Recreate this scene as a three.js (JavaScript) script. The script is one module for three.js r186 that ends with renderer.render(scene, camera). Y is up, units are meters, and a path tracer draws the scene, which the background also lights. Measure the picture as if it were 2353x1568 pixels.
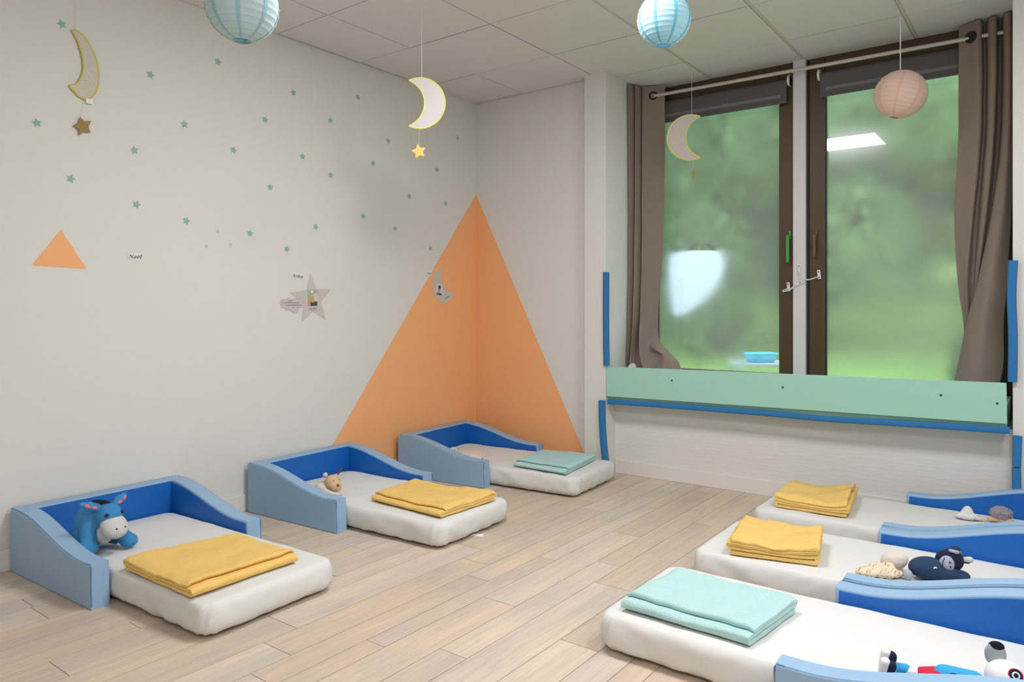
import * as THREE from 'three';
import { RoundedBoxGeometry } from 'three/addons/geometries/RoundedBoxGeometry.js';
import { mergeGeometries } from 'three/addons/utils/BufferGeometryUtils.js';
import { RectAreaLightUniformsLib } from 'three/addons/lights/RectAreaLightUniformsLib.js';
import { ImprovedNoise } from 'three/addons/math/ImprovedNoise.js';

// ---------------------------------------------------------------- camera, sky, lights, exposure
const scene = new THREE.Scene();
const renderer = new THREE.WebGLRenderer({ antialias: true });
renderer.toneMapping = THREE.LinearToneMapping;
renderer.toneMappingExposure = 1.0;
renderer.shadowMap.enabled = true;
RectAreaLightUniformsLib.init();

// x runs along the window wall, z comes out of it into the room; the corner of the two white walls is the origin
const camera = new THREE.PerspectiveCamera(50.48, 2353 / 1568, 0.05, 200);
camera.position.set(3.4645, 1.0885, 4.1802);
camera.rotation.set(0, 0.64247, 0);
camera.setViewOffset(2353, 1568, 0, 77.4, 2353, 1568);   // shift lens: the verticals stay upright

const SKY = 3.9;
scene.background = new THREE.Color().setRGB(0.86 * SKY, 0.95 * SKY, 1.05 * SKY);   // bright overcast

const PANELS = [[1.9426, 2.04], [3.7426, 2.04], [3.7426, 4.44]];             // centres of the ceiling light panels (x, z)
const PANEL_LIGHT = 33.5;

// ---------------------------------------------------------------- helpers
const H = 2.611, TILE = 0.6, GX = 0.4426, GZ = -0.06;     // room height, ceiling grid
const XR = 4.3, ZF = 5.5, ZW = -0.5;                      // right wall, wall behind the camera, window plane
const noise = new ImprovedNoise();
const N3 = (x, y, z) => noise.noise(x, y, z);
let seed = 12345;
const rnd = () => { seed = (seed + 0x6d2b79f5) | 0; let t = Math.imul(seed ^ (seed >>> 15), 1 | seed); t = (t + Math.imul(t ^ (t >>> 7), 61 | t)) ^ t; return ((t ^ (t >>> 14)) >>> 0) / 4294967296; };
const rr = (a, b) => a + (b - a) * rnd();
const clamp = (x, a = 0, b = 1) => Math.min(b, Math.max(a, x));
const smooth = (a, b, x) => { const t = clamp((x - a) / (b - a)); return t * t * (3 - 2 * t); };
const lerp = (a, b, t) => a + (b - a) * t;
const used = {};
const numbered = (n) => { used[n] = (used[n] ?? -1) + 1; return used[n] ? `${n}_${String(used[n]).padStart(3, '0')}` : n; };
function mesh(name, geo, mat, parent = scene) {
  const m = new THREE.Mesh(geo, mat);
  m.name = parent === scene ? numbered(name) : name;
  m.castShadow = m.receiveShadow = true;
  parent.add(m);
  return m;
}
function group(name, [x, y, z] = [0, 0, 0], turn = 0, parent = scene) {
  const g = new THREE.Group();
  g.name = parent === scene ? numbered(name) : name;
  g.position.set(x, y, z); g.rotation.y = turn; parent.add(g);
  return g;
}
function tag(o, label, category, grp) { o.userData.label = label; o.userData.category = category; if (grp) o.userData.group = grp; return o; }
function struct(o, label, category) { o.userData.kind = 'structure'; if (label) tag(o, label, category); return o; }
const box = (x0, x1, y0, y1, z0, z1) => { const g = new THREE.BoxGeometry(x1 - x0, y1 - y0, z1 - z0); g.translate((x0 + x1) / 2, (y0 + y1) / 2, (z0 + z1) / 2); return g; };
const rbox = (x0, x1, y0, y1, z0, z1, r = 0.004, s = 2) => { const g = new RoundedBoxGeometry(x1 - x0, y1 - y0, z1 - z0, s, r); g.translate((x0 + x1) / 2, (y0 + y1) / 2, (z0 + z1) / 2); return g; };
const V = (x, y, z) => new THREE.Vector3(x, y, z);
function bar(a, b, r, seg = 12) { const A = V(...a), B = V(...b), g = new THREE.CylinderGeometry(r, r, A.distanceTo(B), seg); g.applyQuaternion(new THREE.Quaternion().setFromUnitVectors(V(0, 1, 0), B.clone().sub(A).normalize())); g.translate(...A.add(B).multiplyScalar(0.5).toArray()); return g; }
const tube = (pts, r, seg = 40, rs = 8, closed = false) => new THREE.TubeGeometry(new THREE.CatmullRomCurve3(pts.map((p) => V(...p)), closed), seg, r, rs, closed);
function extrude(pts, depth, bevel = 0) {
  const s = pts instanceof THREE.Shape ? pts : new THREE.Shape(pts.map((p) => new THREE.Vector2(...p)));
  return new THREE.ExtrudeGeometry(s, { depth, bevelEnabled: bevel > 0, bevelSize: bevel, bevelThickness: bevel, bevelSegments: 2, curveSegments: 24 });
}
// a grid of points (rows x cols) as a smooth indexed surface, uv in metres
function sheet(rows, cols, f, { closeU = false, uv = null } = {}) {
  const pos = [], uvs = [], idx = [];
  for (let i = 0; i <= rows; i++) for (let j = 0; j <= cols; j++) {
    const p = f(i / rows, j / cols); pos.push(p[0], p[1], p[2]);
    const q = uv ? uv(i / rows, j / cols, p) : [p[0] + p[1] * 0.7, p[2] + p[1] * 0.7]; uvs.push(q[0], q[1]);
  }
  const w = cols + 1;
  for (let i = 0; i < rows; i++) for (let j = 0; j < cols; j++) { const a = i * w + j, b = a + 1, c = a + w, d = c + 1; idx.push(a, c, b, b, c, d); }
  const g = new THREE.BufferGeometry();
  g.setAttribute('position', new THREE.Float32BufferAttribute(pos, 3));
  g.setAttribute('uv', new THREE.Float32BufferAttribute(uvs, 2));
  g.setIndex(idx); g.computeVertexNormals();
  if (closeU) {            // weld the normals of the seam
    const n = g.attributes.normal;
    for (let i = 0; i <= rows; i++) { const a = i * w, b = a + cols, v = V(n.getX(a) + n.getX(b), n.getY(a) + n.getY(b), n.getZ(a) + n.getZ(b)).normalize(); n.setXYZ(a, v.x, v.y, v.z); n.setXYZ(b, v.x, v.y, v.z); }
  }
  return g;
}
// ---- soft bodies: smooth union of ellipsoids and tapered capsules, meshed with surface nets
function sdfOf(prims, k = 0.015) {
  return (x, y, z) => {
    let d = 1e3;
    for (const p of prims) {
      let e;
      if (p.c) {
        let dx = x - p.c[0], dy = y - p.c[1], dz = z - p.c[2];
        if (p.turn) { const c = Math.cos(p.turn), s = Math.sin(p.turn), t = dx * c + dy * s; dy = -dx * s + dy * c; dx = t; }
        const k0 = Math.hypot(dx / p.r[0], dy / p.r[1], dz / p.r[2]), k1 = Math.hypot(dx / p.r[0] ** 2, dy / p.r[1] ** 2, dz / p.r[2] ** 2);
        e = k1 > 1e-9 ? k0 * (k0 - 1) / k1 : -Math.min(...p.r);
      } else {
        const [a, b] = [p.a, p.b], bx = b[0] - a[0], by = b[1] - a[1], bz = b[2] - a[2];
        const t = clamp(((x - a[0]) * bx + (y - a[1]) * by + (z - a[2]) * bz) / (bx * bx + by * by + bz * bz));
        e = Math.hypot(x - a[0] - bx * t, y - a[1] - by * t, z - a[2] - bz * t) - lerp(p.ra, p.rb, t);
      }
      const h = clamp(0.5 + 0.5 * (d - e) / k); d = lerp(d, e, h) - k * h * (1 - h);
    }
    return d;
  };
}
function netMesh(f, lo, hi, cell) {
  const n = [0, 1, 2].map((i) => Math.ceil((hi[i] - lo[i]) / cell) + 1), at = (i, j, k) => (k * n[1] + j) * n[0] + i;
  const val = new Float32Array(n[0] * n[1] * n[2]);
  for (let k = 0; k < n[2]; k++) for (let j = 0; j < n[1]; j++) for (let i = 0; i < n[0]; i++) val[at(i, j, k)] = f(lo[0] + i * cell, lo[1] + j * cell, lo[2] + k * cell);
  const pos = [], idx = [], vid = new Int32Array(val.length).fill(-1);
  const E = [[0, 1], [0, 2], [0, 4], [1, 3], [1, 5], [2, 3], [2, 6], [3, 7], [4, 5], [4, 6], [5, 7], [6, 7]];
  for (let k = 0; k < n[2] - 1; k++) for (let j = 0; j < n[1] - 1; j++) for (let i = 0; i < n[0] - 1; i++) {
    const v = []; let m = 0;
    for (let c = 0; c < 8; c++) { v[c] = val[at(i + (c & 1), j + ((c >> 1) & 1), k + (c >> 2))]; if (v[c] < 0) m |= 1 << c; }
    if (m === 0 || m === 255) continue;
    let sx = 0, sy = 0, sz = 0, q = 0;
    for (const [a, b] of E) if ((v[a] < 0) !== (v[b] < 0)) { const t = v[a] / (v[a] - v[b]); sx += lerp(a & 1, b & 1, t); sy += lerp((a >> 1) & 1, (b >> 1) & 1, t); sz += lerp(a >> 2, b >> 2, t); q++; }
    vid[at(i, j, k)] = pos.length / 3;
    pos.push(lo[0] + (i + sx / q) * cell, lo[1] + (j + sy / q) * cell, lo[2] + (k + sz / q) * cell);
  }
  const quad = (a, b, c, d, flip) => { if (a < 0 || b < 0 || c < 0 || d < 0) return; if (flip) idx.push(a, c, b, a, d, c); else idx.push(a, b, c, a, c, d); };
  for (let k = 1; k < n[2] - 1; k++) for (let j = 1; j < n[1] - 1; j++) for (let i = 1; i < n[0] - 1; i++) {
    const s = val[at(i, j, k)] < 0;
    if (s !== val[at(i + 1, j, k)] < 0) quad(vid[at(i, j - 1, k - 1)], vid[at(i, j, k - 1)], vid[at(i, j, k)], vid[at(i, j - 1, k)], !s);
    if (s !== val[at(i, j + 1, k)] < 0) quad(vid[at(i - 1, j, k - 1)], vid[at(i - 1, j, k)], vid[at(i, j, k)], vid[at(i, j, k - 1)], !s);
    if (s !== val[at(i, j, k + 1)] < 0) quad(vid[at(i - 1, j - 1, k)], vid[at(i, j - 1, k)], vid[at(i, j, k)], vid[at(i - 1, j, k)], !s);
  }
  const g = new THREE.BufferGeometry();
  g.setAttribute('position', new THREE.Float32BufferAttribute(pos, 3));
  g.setAttribute('uv', new THREE.Float32BufferAttribute(pos.flatMap((_, i) => (i % 3 === 0 ? [pos[i] + pos[i + 2], pos[i + 1] + pos[i + 2] * 0.5] : [])), 2));
  g.setIndex(idx); g.computeVertexNormals();
  return g;
}
function soft(prims, k = 0.015, cell = 0.005, bumps = 0, freq = 60) {
  const f0 = sdfOf(prims, k), f = bumps ? (x, y, z) => f0(x, y, z) + bumps * N3(x * freq, y * freq, z * freq) : f0;
  const lo = [1e9, 1e9, 1e9], hi = [-1e9, -1e9, -1e9], pad = cell * 3 + k + bumps;
  for (const p of prims) for (let i = 0; i < 3; i++) {
    const R = p.c ? (p.turn ? Math.max(...p.r) : p.r[i]) : Math.max(p.ra, p.rb);
    for (const c of p.c ? [p.c] : [p.a, p.b]) { lo[i] = Math.min(lo[i], c[i] - R - pad); hi[i] = Math.max(hi[i], c[i] + R + pad); }
  }
  return netMesh(f, lo, hi, cell);
}

// ---------------------------------------------------------------- textures and materials
function dataTex(w, h, f, srgb = true, rep = [1, 1]) {
  const d = new Uint8Array(w * h * 4);
  for (let y = 0; y < h; y++) for (let x = 0; x < w; x++) { const c = f(x / w, y / h, x, y), o = (y * w + x) * 4; d[o] = clamp(c[0], 0, 255); d[o + 1] = clamp(c[1], 0, 255); d[o + 2] = clamp(c[2], 0, 255); d[o + 3] = 255; }
  const t = new THREE.DataTexture(d, w, h); t.magFilter = THREE.LinearFilter; t.wrapS = t.wrapT = THREE.RepeatWrapping; t.repeat.set(...rep);
  if (srgb) t.colorSpace = THREE.SRGBColorSpace;
  t.needsUpdate = true; return t;
}
// tileable value noise
const hash = (x, y, s) => { let h = Math.imul(x, 374761393) ^ Math.imul(y, 668265263) ^ Math.imul(s, 1442695041); h = Math.imul(h ^ (h >>> 13), 1274126177); return ((h ^ (h >>> 16)) >>> 0) / 4294967296; };
function vn(u, v, nx, ny, s) { const x = u * nx, y = v * ny, i = Math.floor(x), j = Math.floor(y), a = x - i, b = y - j, p = a * a * (3 - 2 * a), q = b * b * (3 - 2 * b), m = (k, n) => ((k % n) + n) % n; return lerp(lerp(hash(m(i, nx), m(j, ny), s), hash(m(i + 1, nx), m(j, ny), s), p), lerp(hash(m(i, nx), m(j + 1, ny), s), hash(m(i + 1, nx), m(j + 1, ny), s), p), q); }
const fb = (u, v, nx, ny, s, o = 4) => { let a = 0, k = 0.5, t = 0; for (let i = 0; i < o; i++, k *= 0.5) { a += k * vn(u, v, nx << i, ny << i, s + i); t += k; } return a / t; };
function canvasTex(w, h, draw) { const c = document.createElement('canvas'); c.width = w; c.height = h; draw(c.getContext('2d'), w, h); const t = new THREE.CanvasTexture(c); t.colorSpace = THREE.SRGBColorSpace; return t; }
const rep = (t, x, y) => { const c = t.clone(); c.repeat.set(x, y); c.needsUpdate = true; return c; };

const weave = dataTex(256, 256, (u, v) => { const k = 110 + 70 * (Math.sin(u * 256 * 1.57) * Math.sin(v * 256 * 1.57) > 0 ? 1 : 0) * 0.6 + 60 * fb(u, v, 32, 32, 3, 3); return [k, k, k]; }, false);
const fuzz = dataTex(256, 256, (u, v) => { const k = 255 * (0.55 * fb(u, v, 48, 48, 9, 2) + 0.45 * vn(u, v, 120, 120, 11)); return [k, k, k]; }, false);
const plaster = dataTex(512, 512, (u, v) => { const k = 255 * (0.6 * fb(u, v, 40, 40, 21, 3) + 0.4 * fb(u, v, 6, 6, 5, 2)); return [k, k, k]; }, false);
const trowel = dataTex(512, 512, (u, v) => { const k = 255 * (0.75 * fb(u, v, 14, 60, 31, 3) + 0.25 * fb(u, v, 40, 90, 5, 2)); return [k, k, k]; }, false);
const std = (color, roughness = 0.8, o = {}) => new THREE.MeshStandardMaterial({ color, roughness, side: THREE.DoubleSide, ...o });

const M = {
  wall: std('#dddbd5', 0.92, { bumpMap: rep(plaster, 0.9, 0.9), bumpScale: 0.0012 }),
  wallRough: std('#dddbd6', 0.95, { bumpMap: rep(trowel, 1.2, 1.2), bumpScale: 0.0012 }),
  tileWhite: std('#dcdad7', 0.95, { bumpMap: rep(plaster, 4, 4), bumpScale: 0.0006 }),
  bar: std('#cfc9c0', 0.7), slab: std('#5f5a54', 0.95),
  trimWhite: std('#e6e3df', 0.6), baseboard: std('#e0dcd6', 0.6),
  brown: std('#4d3920', 0.45), gasket: std('#16181c', 0.7), mullion: std('#d9d6d8', 0.55),
  mint: std('#a0d3be', 0.55), foam: std('#2b74ad', 0.85, { bumpMap: rep(fuzz, 8, 8), bumpScale: 0.001 }),
  orange: std('#f5b37b', 0.9, { bumpMap: rep(plaster, 0.9, 0.9), bumpScale: 0.0012 }),
  teal: std('#8cb9ac', 0.85), gold: std('#8f7430', 0.5), yellowPaper: std('#f0cf74', 0.8), orangePaper: std('#d98a4c', 0.8),
  moonWhite: std('#d2cdca', 0.9), moonGrey: std('#cfc6bb', 0.9), moonPink: std('#d2c9c6', 0.9), lime: std('#e6e862', 0.6), limeDull: std('#c8c83e', 0.6),
  string: std('#efeeea', 0.8), greyCard: std('#c9c3ba', 0.9), pinkCard: std('#cbbfc0', 0.9),
  curtain: std('#8a7c70', 0.85, { bumpMap: rep(weave, 6, 6), bumpScale: 0.0004 }), black: std('#14120f', 0.5),
  rod: std('#c9c4bb', 0.35, { metalness: 0.3 }), blind: std('#5a585d', 0.85), blindBand: std('#6e7072', 0.8), capWhite: std('#e3e1dc', 0.5),
  lightBlue: std('#94b5d2', 0.5, { bumpMap: rep(fuzz, 5, 5), bumpScale: 0.0003 }), royal: std('#0863b8', 0.5, { bumpMap: rep(fuzz, 5, 5), bumpScale: 0.0003 }), seam: std('#5480b0', 0.6),
  sheetWhite: std('#dcdcd8', 0.92, { bumpMap: rep(weave, 5, 5), bumpScale: 0.0004 }),
  yellow: std('#edc672', 1.0, { bumpMap: rep(fuzz, 9, 9), bumpScale: 0.0016 }), aqua: std('#b3d7d4', 1.0, { bumpMap: rep(fuzz, 9, 9), bumpScale: 0.0016 }),
  plushBlue: std('#3f8ec6', 1, { bumpMap: rep(fuzz, 14, 14), bumpScale: 0.0015 }), plushGrey: std('#d3d2cf', 1, { bumpMap: rep(fuzz, 14, 14), bumpScale: 0.0012 }), plushBlack: std('#131722', 1, { bumpMap: rep(fuzz, 14, 14), bumpScale: 0.002 }), pink: std('#e07a8c', 1),
  eye: std('#14100e', 0.15), tan: std('#d6b78e', 1, { bumpMap: rep(fuzz, 14, 14), bumpScale: 0.001 }), cream: std('#e0d7cb', 1, { bumpMap: rep(fuzz, 14, 14), bumpScale: 0.0015 }), antler: std('#7c3a26', 1), noseBrown: std('#8c6a3c', 1),
  navy: std('#27415f', 1, { bumpMap: rep(fuzz, 14, 14), bumpScale: 0.0015 }), navyDark: std('#141f38', 1), plushMid: std('#a9aeb8', 1), khaki: std('#8f9b62', 1), thread: std('#20252e', 0.9), threadWhite: std('#dfe3ea', 0.9),
  skyBlue: std('#3aa2d8', 0.95), red: std('#c9203a', 0.9), white: std('#efedea', 0.8), greyFur: std('#a49aa2', 1, { bumpMap: rep(fuzz, 14, 14), bumpScale: 0.003 }), greyEar: std('#aeb2b0', 1),
  cable: std('#e9e7ea', 0.4), green: std('#3f9a3c', 0.5), dark: std('#241a12', 0.6), screw: std('#3a3d3a', 0.6), brownHandle: std('#6b5138', 0.45),
};

// ---------------------------------------------------------------- the room
// floor: long vinyl planks in several widths, each a piece of its own with a fine joint
const woods = [0, 1, 2, 3].map((s) => dataTex(1024, 256, (u, v) => {
  const warp = 0.06 * (fb(u, v, 3, 3, 50 + s, 2) - 0.5), g = fb(u, v + warp, 4, 26, 60 + s * 7, 4), fine = fb(u, v + warp, 14, 110, 90 + s * 7, 2), blot = fb(u, v, 5, 3, 120 + s * 5, 3), fleck = Math.pow(vn(u, v, 40, 128, 140 + s), 6);
  const k = 0.96 + 0.08 * (g - 0.5) + 0.06 * (fine - 0.5) + 0.10 * (blot - 0.5) - 0.07 * fleck, w = (blot - 0.5) * 0.05;
  return [255 * k * (0.84 + w), 255 * k * (0.785 + w * 0.2), 255 * k * (0.725 - w)];
}));
const plankMats = woods.flatMap((t, i) => ['#fffefb', '#fbf6f0', '#f9f2ea'].map((c, j) => std(c, 0.5 + 0.04 * j, { map: t, bumpMap: t, bumpScale: 0.0006 })));
const floor = struct(group('floor'), 'greige wood plank floor running towards the window wall', 'floor');
mesh('subfloor', box(-0.15, XR + 0.15, -0.12, -0.0062, -0.65, ZF + 0.15), M.slab, floor);
{
  const widths = [0.111, 0.084, 0.148, 0.112, 0.16, 0.144], xs = [1.555];
  for (let i = 0; xs[xs.length - 1] < XR; i++) xs.push(xs[xs.length - 1] + widths[i % 6]);
  for (let i = 5; xs[0] > 0; i += 5) xs.unshift(xs[0] - widths[i % 6]);
  const known = { 1.555: 1.935, 1.666: 1.58, 1.75: 2.067, 1.898: 1.48, 2.01: 1.69, 2.17: 2.186 };
  let c = 0;
  for (let i = 0; i < xs.length - 1; i++) {
    const x0 = Math.max(-0.005, xs[i]), x1 = Math.min(XR, xs[i + 1]), near = Object.keys(known).find((k) => Math.abs(k - xs[i]) < 0.004);
    if (x1 - x0 < 0.02) continue;
    const L = 0.99, start = near ? known[near] : rr(0, 1);
    for (let z = start - L * Math.ceil((start + 0.08) / L); z < ZF; z += L) {
      const z0 = Math.max(-0.08, z), z1 = Math.min(ZF, z + L);
      if (z1 - z0 < 0.02) continue;
      const g = box(x0 + 0.0012, x1 - 0.0012, -0.006, 0, z0 + 0.0012, z1 - 0.0012), p = g.attributes.position, uv = g.attributes.uv, ou = rnd(), ov = rnd();
      for (let k = 0; k < p.count; k++) uv.setXY(k, p.getZ(k) / 1.6 + ou, p.getX(k) / 0.42 + ov);
      mesh('plank', g, plankMats[(c++ * 7 + i * 5) % plankMats.length], floor);
    }
  }
}

// ceiling: slab, square tiles with fine gaps, broader bars on some lines
const ceiling = struct(group('ceiling'), 'suspended ceiling of square off-white tiles', 'ceiling');
mesh('ceiling_slab', box(-0.15, XR + 0.15, H + 0.012, H + 0.15, -0.65, ZF + 0.15), M.slab, ceiling);
const isPanel = (x, z) => PANELS.some((p) => Math.abs(p[0] - x) < 0.2 && Math.abs(p[1] - z) < 0.2);
for (let i = -1; i < 8; i++) for (let j = -1; j < 10; j++) {
  const wide0 = i >= 2 ? 0.011 : 0.0035, wide1 = i >= 1 ? 0.011 : 0.0035;
  const x0 = Math.max(i < 0 ? ((j === 1 || j === 2) ? 0.014 : 0.003) : 0, GX + i * TILE + (i < 0 ? -1 : wide0)), x1 = Math.min(XR, GX + (i + 1) * TILE - wide1);
  const edge = j === -1, z0 = edge ? -0.56 : GZ + j * TILE + 0.0035 + (j === 0 && i < 1 ? 0.066 : 0), z1 = Math.min(ZF, GZ + (j + 1) * TILE - 0.0035);
  if (x1 - x0 < 0.03 || z1 - z0 < 0.03 || isPanel((x0 + x1) / 2, (z0 + z1) / 2)) continue;
  if (edge && (x1 < 1.1)) continue;
  const drop = ((i * 7 + j * 3) % 5) * 0.0006;
  mesh('ceiling_tile', box(x0, x1, H - drop, H + 0.01, z0, z1), M.tileWhite, ceiling);
}
for (let i = 2; i < 7; i++) mesh('grid_bar', box(GX + i * TILE - 0.009, GX + i * TILE + 0.009, H + 0.0015, H + 0.011, -0.56, ZF), M.bar, ceiling);

// walls
const wallLeft = struct(group('wall_left'), 'long white wall with star stickers on the left', 'wall');
mesh('wall_panel', box(-0.15, 0, -0.05, H + 0.1, -0.2, ZF + 0.15), M.wall, wallLeft);
const wallBack = struct(group('wall_back'), 'white wall with the window recess', 'wall');
mesh('wall_panel', box(-0.15, 1.0, -0.05, H + 0.1, -0.2, 0), M.wall, wallBack);
mesh('pier', rbox(0.99, 1.15, -0.05, H + 0.02, -0.62, 0.08, 0.004), M.wall, wallBack);
mesh('pier', rbox(3.31, XR + 0.1, -0.05, H + 0.02, -0.62, 0.045, 0.004), M.wall, wallBack);
mesh('apron_wall', box(1.14, 3.32, -0.05, 0.5, -0.62, -0.05), M.wallRough, wallBack);
mesh('sill_wall', box(1.14, 3.32, 0.49, 0.622, -0.62, -0.463), M.dark, wallBack);
mesh('lintel', box(1.0, XR + 0.1, H + 0.012, H + 0.15, -0.72, -0.55), M.wall, wallBack);
const wallRight = struct(group('wall_right'), 'white wall on the right', 'wall');
mesh('wall_panel', box(XR, XR + 0.15, -0.05, H + 0.1, -0.2, ZF + 0.15), M.wall, wallRight);
const wallFront = struct(group('wall_front'), 'white wall behind the camera', 'wall');
mesh('wall_panel', box(-0.15, XR + 0.15, -0.05, H + 0.1, ZF, ZF + 0.15), M.wall, wallFront);
struct(mesh('baseboard_left', rbox(0, 0.012, 0, 0.09, 0.0, ZF, 0.003), M.baseboard), 'white skirting along the left wall', 'baseboard');
struct(mesh('baseboard_back', mergeGeometries([rbox(0.012, 0.998, 0, 0.09, 0, 0.012, 0.003), rbox(1.152, 3.308, 0, 0.09, -0.05, -0.038, 0.003)]), M.baseboard), 'white skirting under the window', 'baseboard');

// window recess: sill, central post, two windows
struct(mesh('window_sill', rbox(1.151, 3.287, 0.502, 0.62, -0.462, 0.055, 0.004), M.mint), 'mint painted sill behind the guard board', 'sill');
const post = struct(group('trim_1'), 'white post between the two windows', 'window post');
mesh('post', rbox(2.174, 2.249, 0.62, H, -0.57, -0.44, 0.004), M.mullion, post);
mesh('dark_joint', box(2.249, 2.264, 0.62, H, -0.57, -0.47), M.gasket, post);
// condensation on the panes: rough where it is fogged, smooth where it has run or been wiped
const fog = (wiped, s) => dataTex(512, 1024, (u, v, px, py) => {
  let r = 0.135 + 0.13 * (fb(u, v, 5, 8, s, 5) - 0.5) + 0.03 * (vn(u, v, 200, 300, s + 3) - 0.5);
  const run = Math.pow(vn(u + 0.02 * fb(u, v, 3, 12, s + 9, 2), v, 60, 2, s + 5), 9); r -= 0.08 * run * smooth(0.55, 0.2, v);
  for (const [cx, cy, rx, ry, to] of wiped) { const d = Math.hypot((u - cx) / rx, (v - cy) / ry) + 0.25 * (fb(u, v, 12, 20, s + 11, 3) - 0.5); r = lerp(to, r, smooth(0.75, 1.1, d)); }
  const k = 255 * clamp(r, 0.02, 1); return [k, k, k];
}, false);
const glassClear = new THREE.MeshPhysicalMaterial({ color: '#ffffff', roughness: 0.0, transmission: 1, thickness: 0, ior: 1.5, side: THREE.DoubleSide });
const glassFog = (t) => new THREE.MeshPhysicalMaterial({ color: '#f2f8f4', roughness: 1, roughnessMap: t, transmission: 0.86, thickness: 0.006, ior: 1.4 });
function makeWindow(n, x0, x1, fogTex, label) {
  const g = struct(group('window_' + n), label, 'window');
  const y0 = 0.62, y1 = H, w = 0.09, fz0 = -0.54, fz1 = -0.465;
  mesh('frame_stile', rbox(x0, x0 + w, y0, y1, fz0, fz1, 0.006), M.brown, g);
  mesh('frame_stile', rbox(x1 - w, x1, y0, y1, fz0, fz1, 0.006), M.brown, g);
  mesh('frame_rail', rbox(x0 + w, x1 - w, y0, y0 + 0.05, fz0, fz1 - 0.002, 0.006), M.brown, g);
  mesh('frame_rail', rbox(x0 + w, x1 - w, y1 - 0.1, y1, fz0, fz1 - 0.002, 0.006), M.brown, g);
  for (const x of [x0 + w - 0.001, x1 - w - 0.005]) mesh('gasket', box(x, x + 0.006, y0 + 0.05, y1 - 0.1, -0.51, -0.482), M.gasket, g);
  const pane = mesh('pane', new THREE.PlaneGeometry(x1 - x0 - 2 * w, y1 - y0 - 0.15), glassClear, g); pane.position.set((x0 + x1) / 2, (y0 + y1 - 0.05) / 2, -0.49);
  const pw = x1 - x0 - 2 * w + 0.01, ph = y1 - y0 - 0.14, pg = new THREE.BoxGeometry(pw, ph, 0.005), pp = pg.attributes.position;
  for (let k = 0; k < pp.count; k++) pg.attributes.uv.setXY(k, pp.getX(k) / pw + 0.5, pp.getY(k) / ph + 0.5);      // the same wipe marks on both faces
  const pane2 = mesh('fogged_pane', pg, glassFog(fogTex), g); pane2.position.set((x0 + x1) / 2, (y0 + y1 - 0.05) / 2, -0.515);
  pane2.userData.label = 'pane fogged with condensation';
  return g;
}
const win1 = makeWindow(1, 1.152, 2.174, fog([[0.86, 0.07, 0.15, 0.085, 0.03], [0.4, 0.03, 0.16, 0.075, 0.12], [0.37, 0.385, 0.17, 0.09, 0.04]], 300), 'left brown window with a green handle and fogged glass');
const win2 = makeWindow(2, 2.264, 3.309, fog([[0.30, 0.97, 0.5, 0.1, 0.16]], 340), 'right brown window with a brown handle and fogged glass');
function handle(g, x, y1, y0, m, w) {
  const plate = mesh('handle', rbox(x - w * 0.35, x + w * 0.35, y1 - 0.05, y1, -0.466, -0.452, 0.004), m, g); plate.userData.label = m === M.green ? 'green handle' : 'brown handle';
  const lever = mesh('lever', rbox(-w / 2, w / 2, y0, y1 - 0.028, -0.438, -0.42, 0.006), m, plate); lever.position.x = x - 0.006;
  mesh('spindle', bar([x, y1 - 0.035, -0.455], [x - 0.004, y1 - 0.035, -0.43], 0.006), m, plate);
}
handle(win1, 2.152, 1.565, 1.365, M.green, 0.02);
handle(win2, 2.308, 1.560, 1.395, M.brownHandle, 0.017);

// ---------------------------------------------------------------- ceiling light panels
for (const [x, z] of PANELS) {
  const g = tag(group('ceiling_light', [x, H, z]), `square white light panel in the ceiling ${x < 3 ? 'above the middle of the room' : z < 3 ? 'above the right hand beds' : 'behind the camera'}`, 'ceiling light', 'ceiling light panels');
  mesh('frame', mergeGeometries([rbox(-0.297, 0.297, -0.004, 0.01, -0.297, -0.277, 0.002), rbox(-0.297, 0.297, -0.004, 0.01, 0.277, 0.297, 0.002), rbox(-0.297, -0.277, -0.004, 0.01, -0.277, 0.277, 0.002), rbox(0.277, 0.297, -0.004, 0.01, -0.277, 0.277, 0.002)]), M.trimWhite, g);
  mesh('diffuser', box(-0.277, 0.277, 0.0, 0.008, -0.277, 0.277), std('#ffffff', 0.6, { emissive: '#fff8ee', emissiveIntensity: 2 }), g);
  const l = new THREE.RectAreaLight(0xf9f9ff, PANEL_LIGHT, 0.55, 0.55); l.position.set(x, H - 0.003, z); l.lookAt(x, 0, z); scene.add(l);
}

// ---------------------------------------------------------------- outside: lawn, bank, trees, table with tub
const lawnTex = dataTex(512, 512, (u, v) => { const a = fb(u, v, 8, 8, 400, 4), b = vn(u, v, 128, 128, 410); return [126 + 50 * (a - 0.5) + 26 * (b - 0.5), 164 + 44 * (a - 0.5) + 26 * (b - 0.5), 78 + 26 * (a - 0.5)]; });
const ground = (x, z) => -0.25 + 0.04 * N3(x * 0.4, 0, z * 0.4) + 0.11 * Math.max(0, -z - 9) + 0.9 * smooth(-13, -24, z);
struct(mesh('lawn', sheet(60, 60, (a, b) => { const x = -40 + 90 * b, z = -0.75 - 60 * a; return [x, ground(x, z), z]; }, { uv: (a, b, p) => [p[0] / 4, p[2] / 4] }), std('#ffffff', 1, { map: lawnTex })), 'sunny green lawn rising beyond the windows', 'lawn');
const leafGeo = (() => { const g = new THREE.BufferGeometry(); g.setAttribute('position', new THREE.Float32BufferAttribute([0, -0.5, 0, 0.3, 0, 0.08, 0, 0.5, 0, -0.3, 0, 0.08], 3)); g.setIndex([0, 1, 2, 0, 2, 3]); g.computeVertexNormals(); return g; })();
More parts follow.
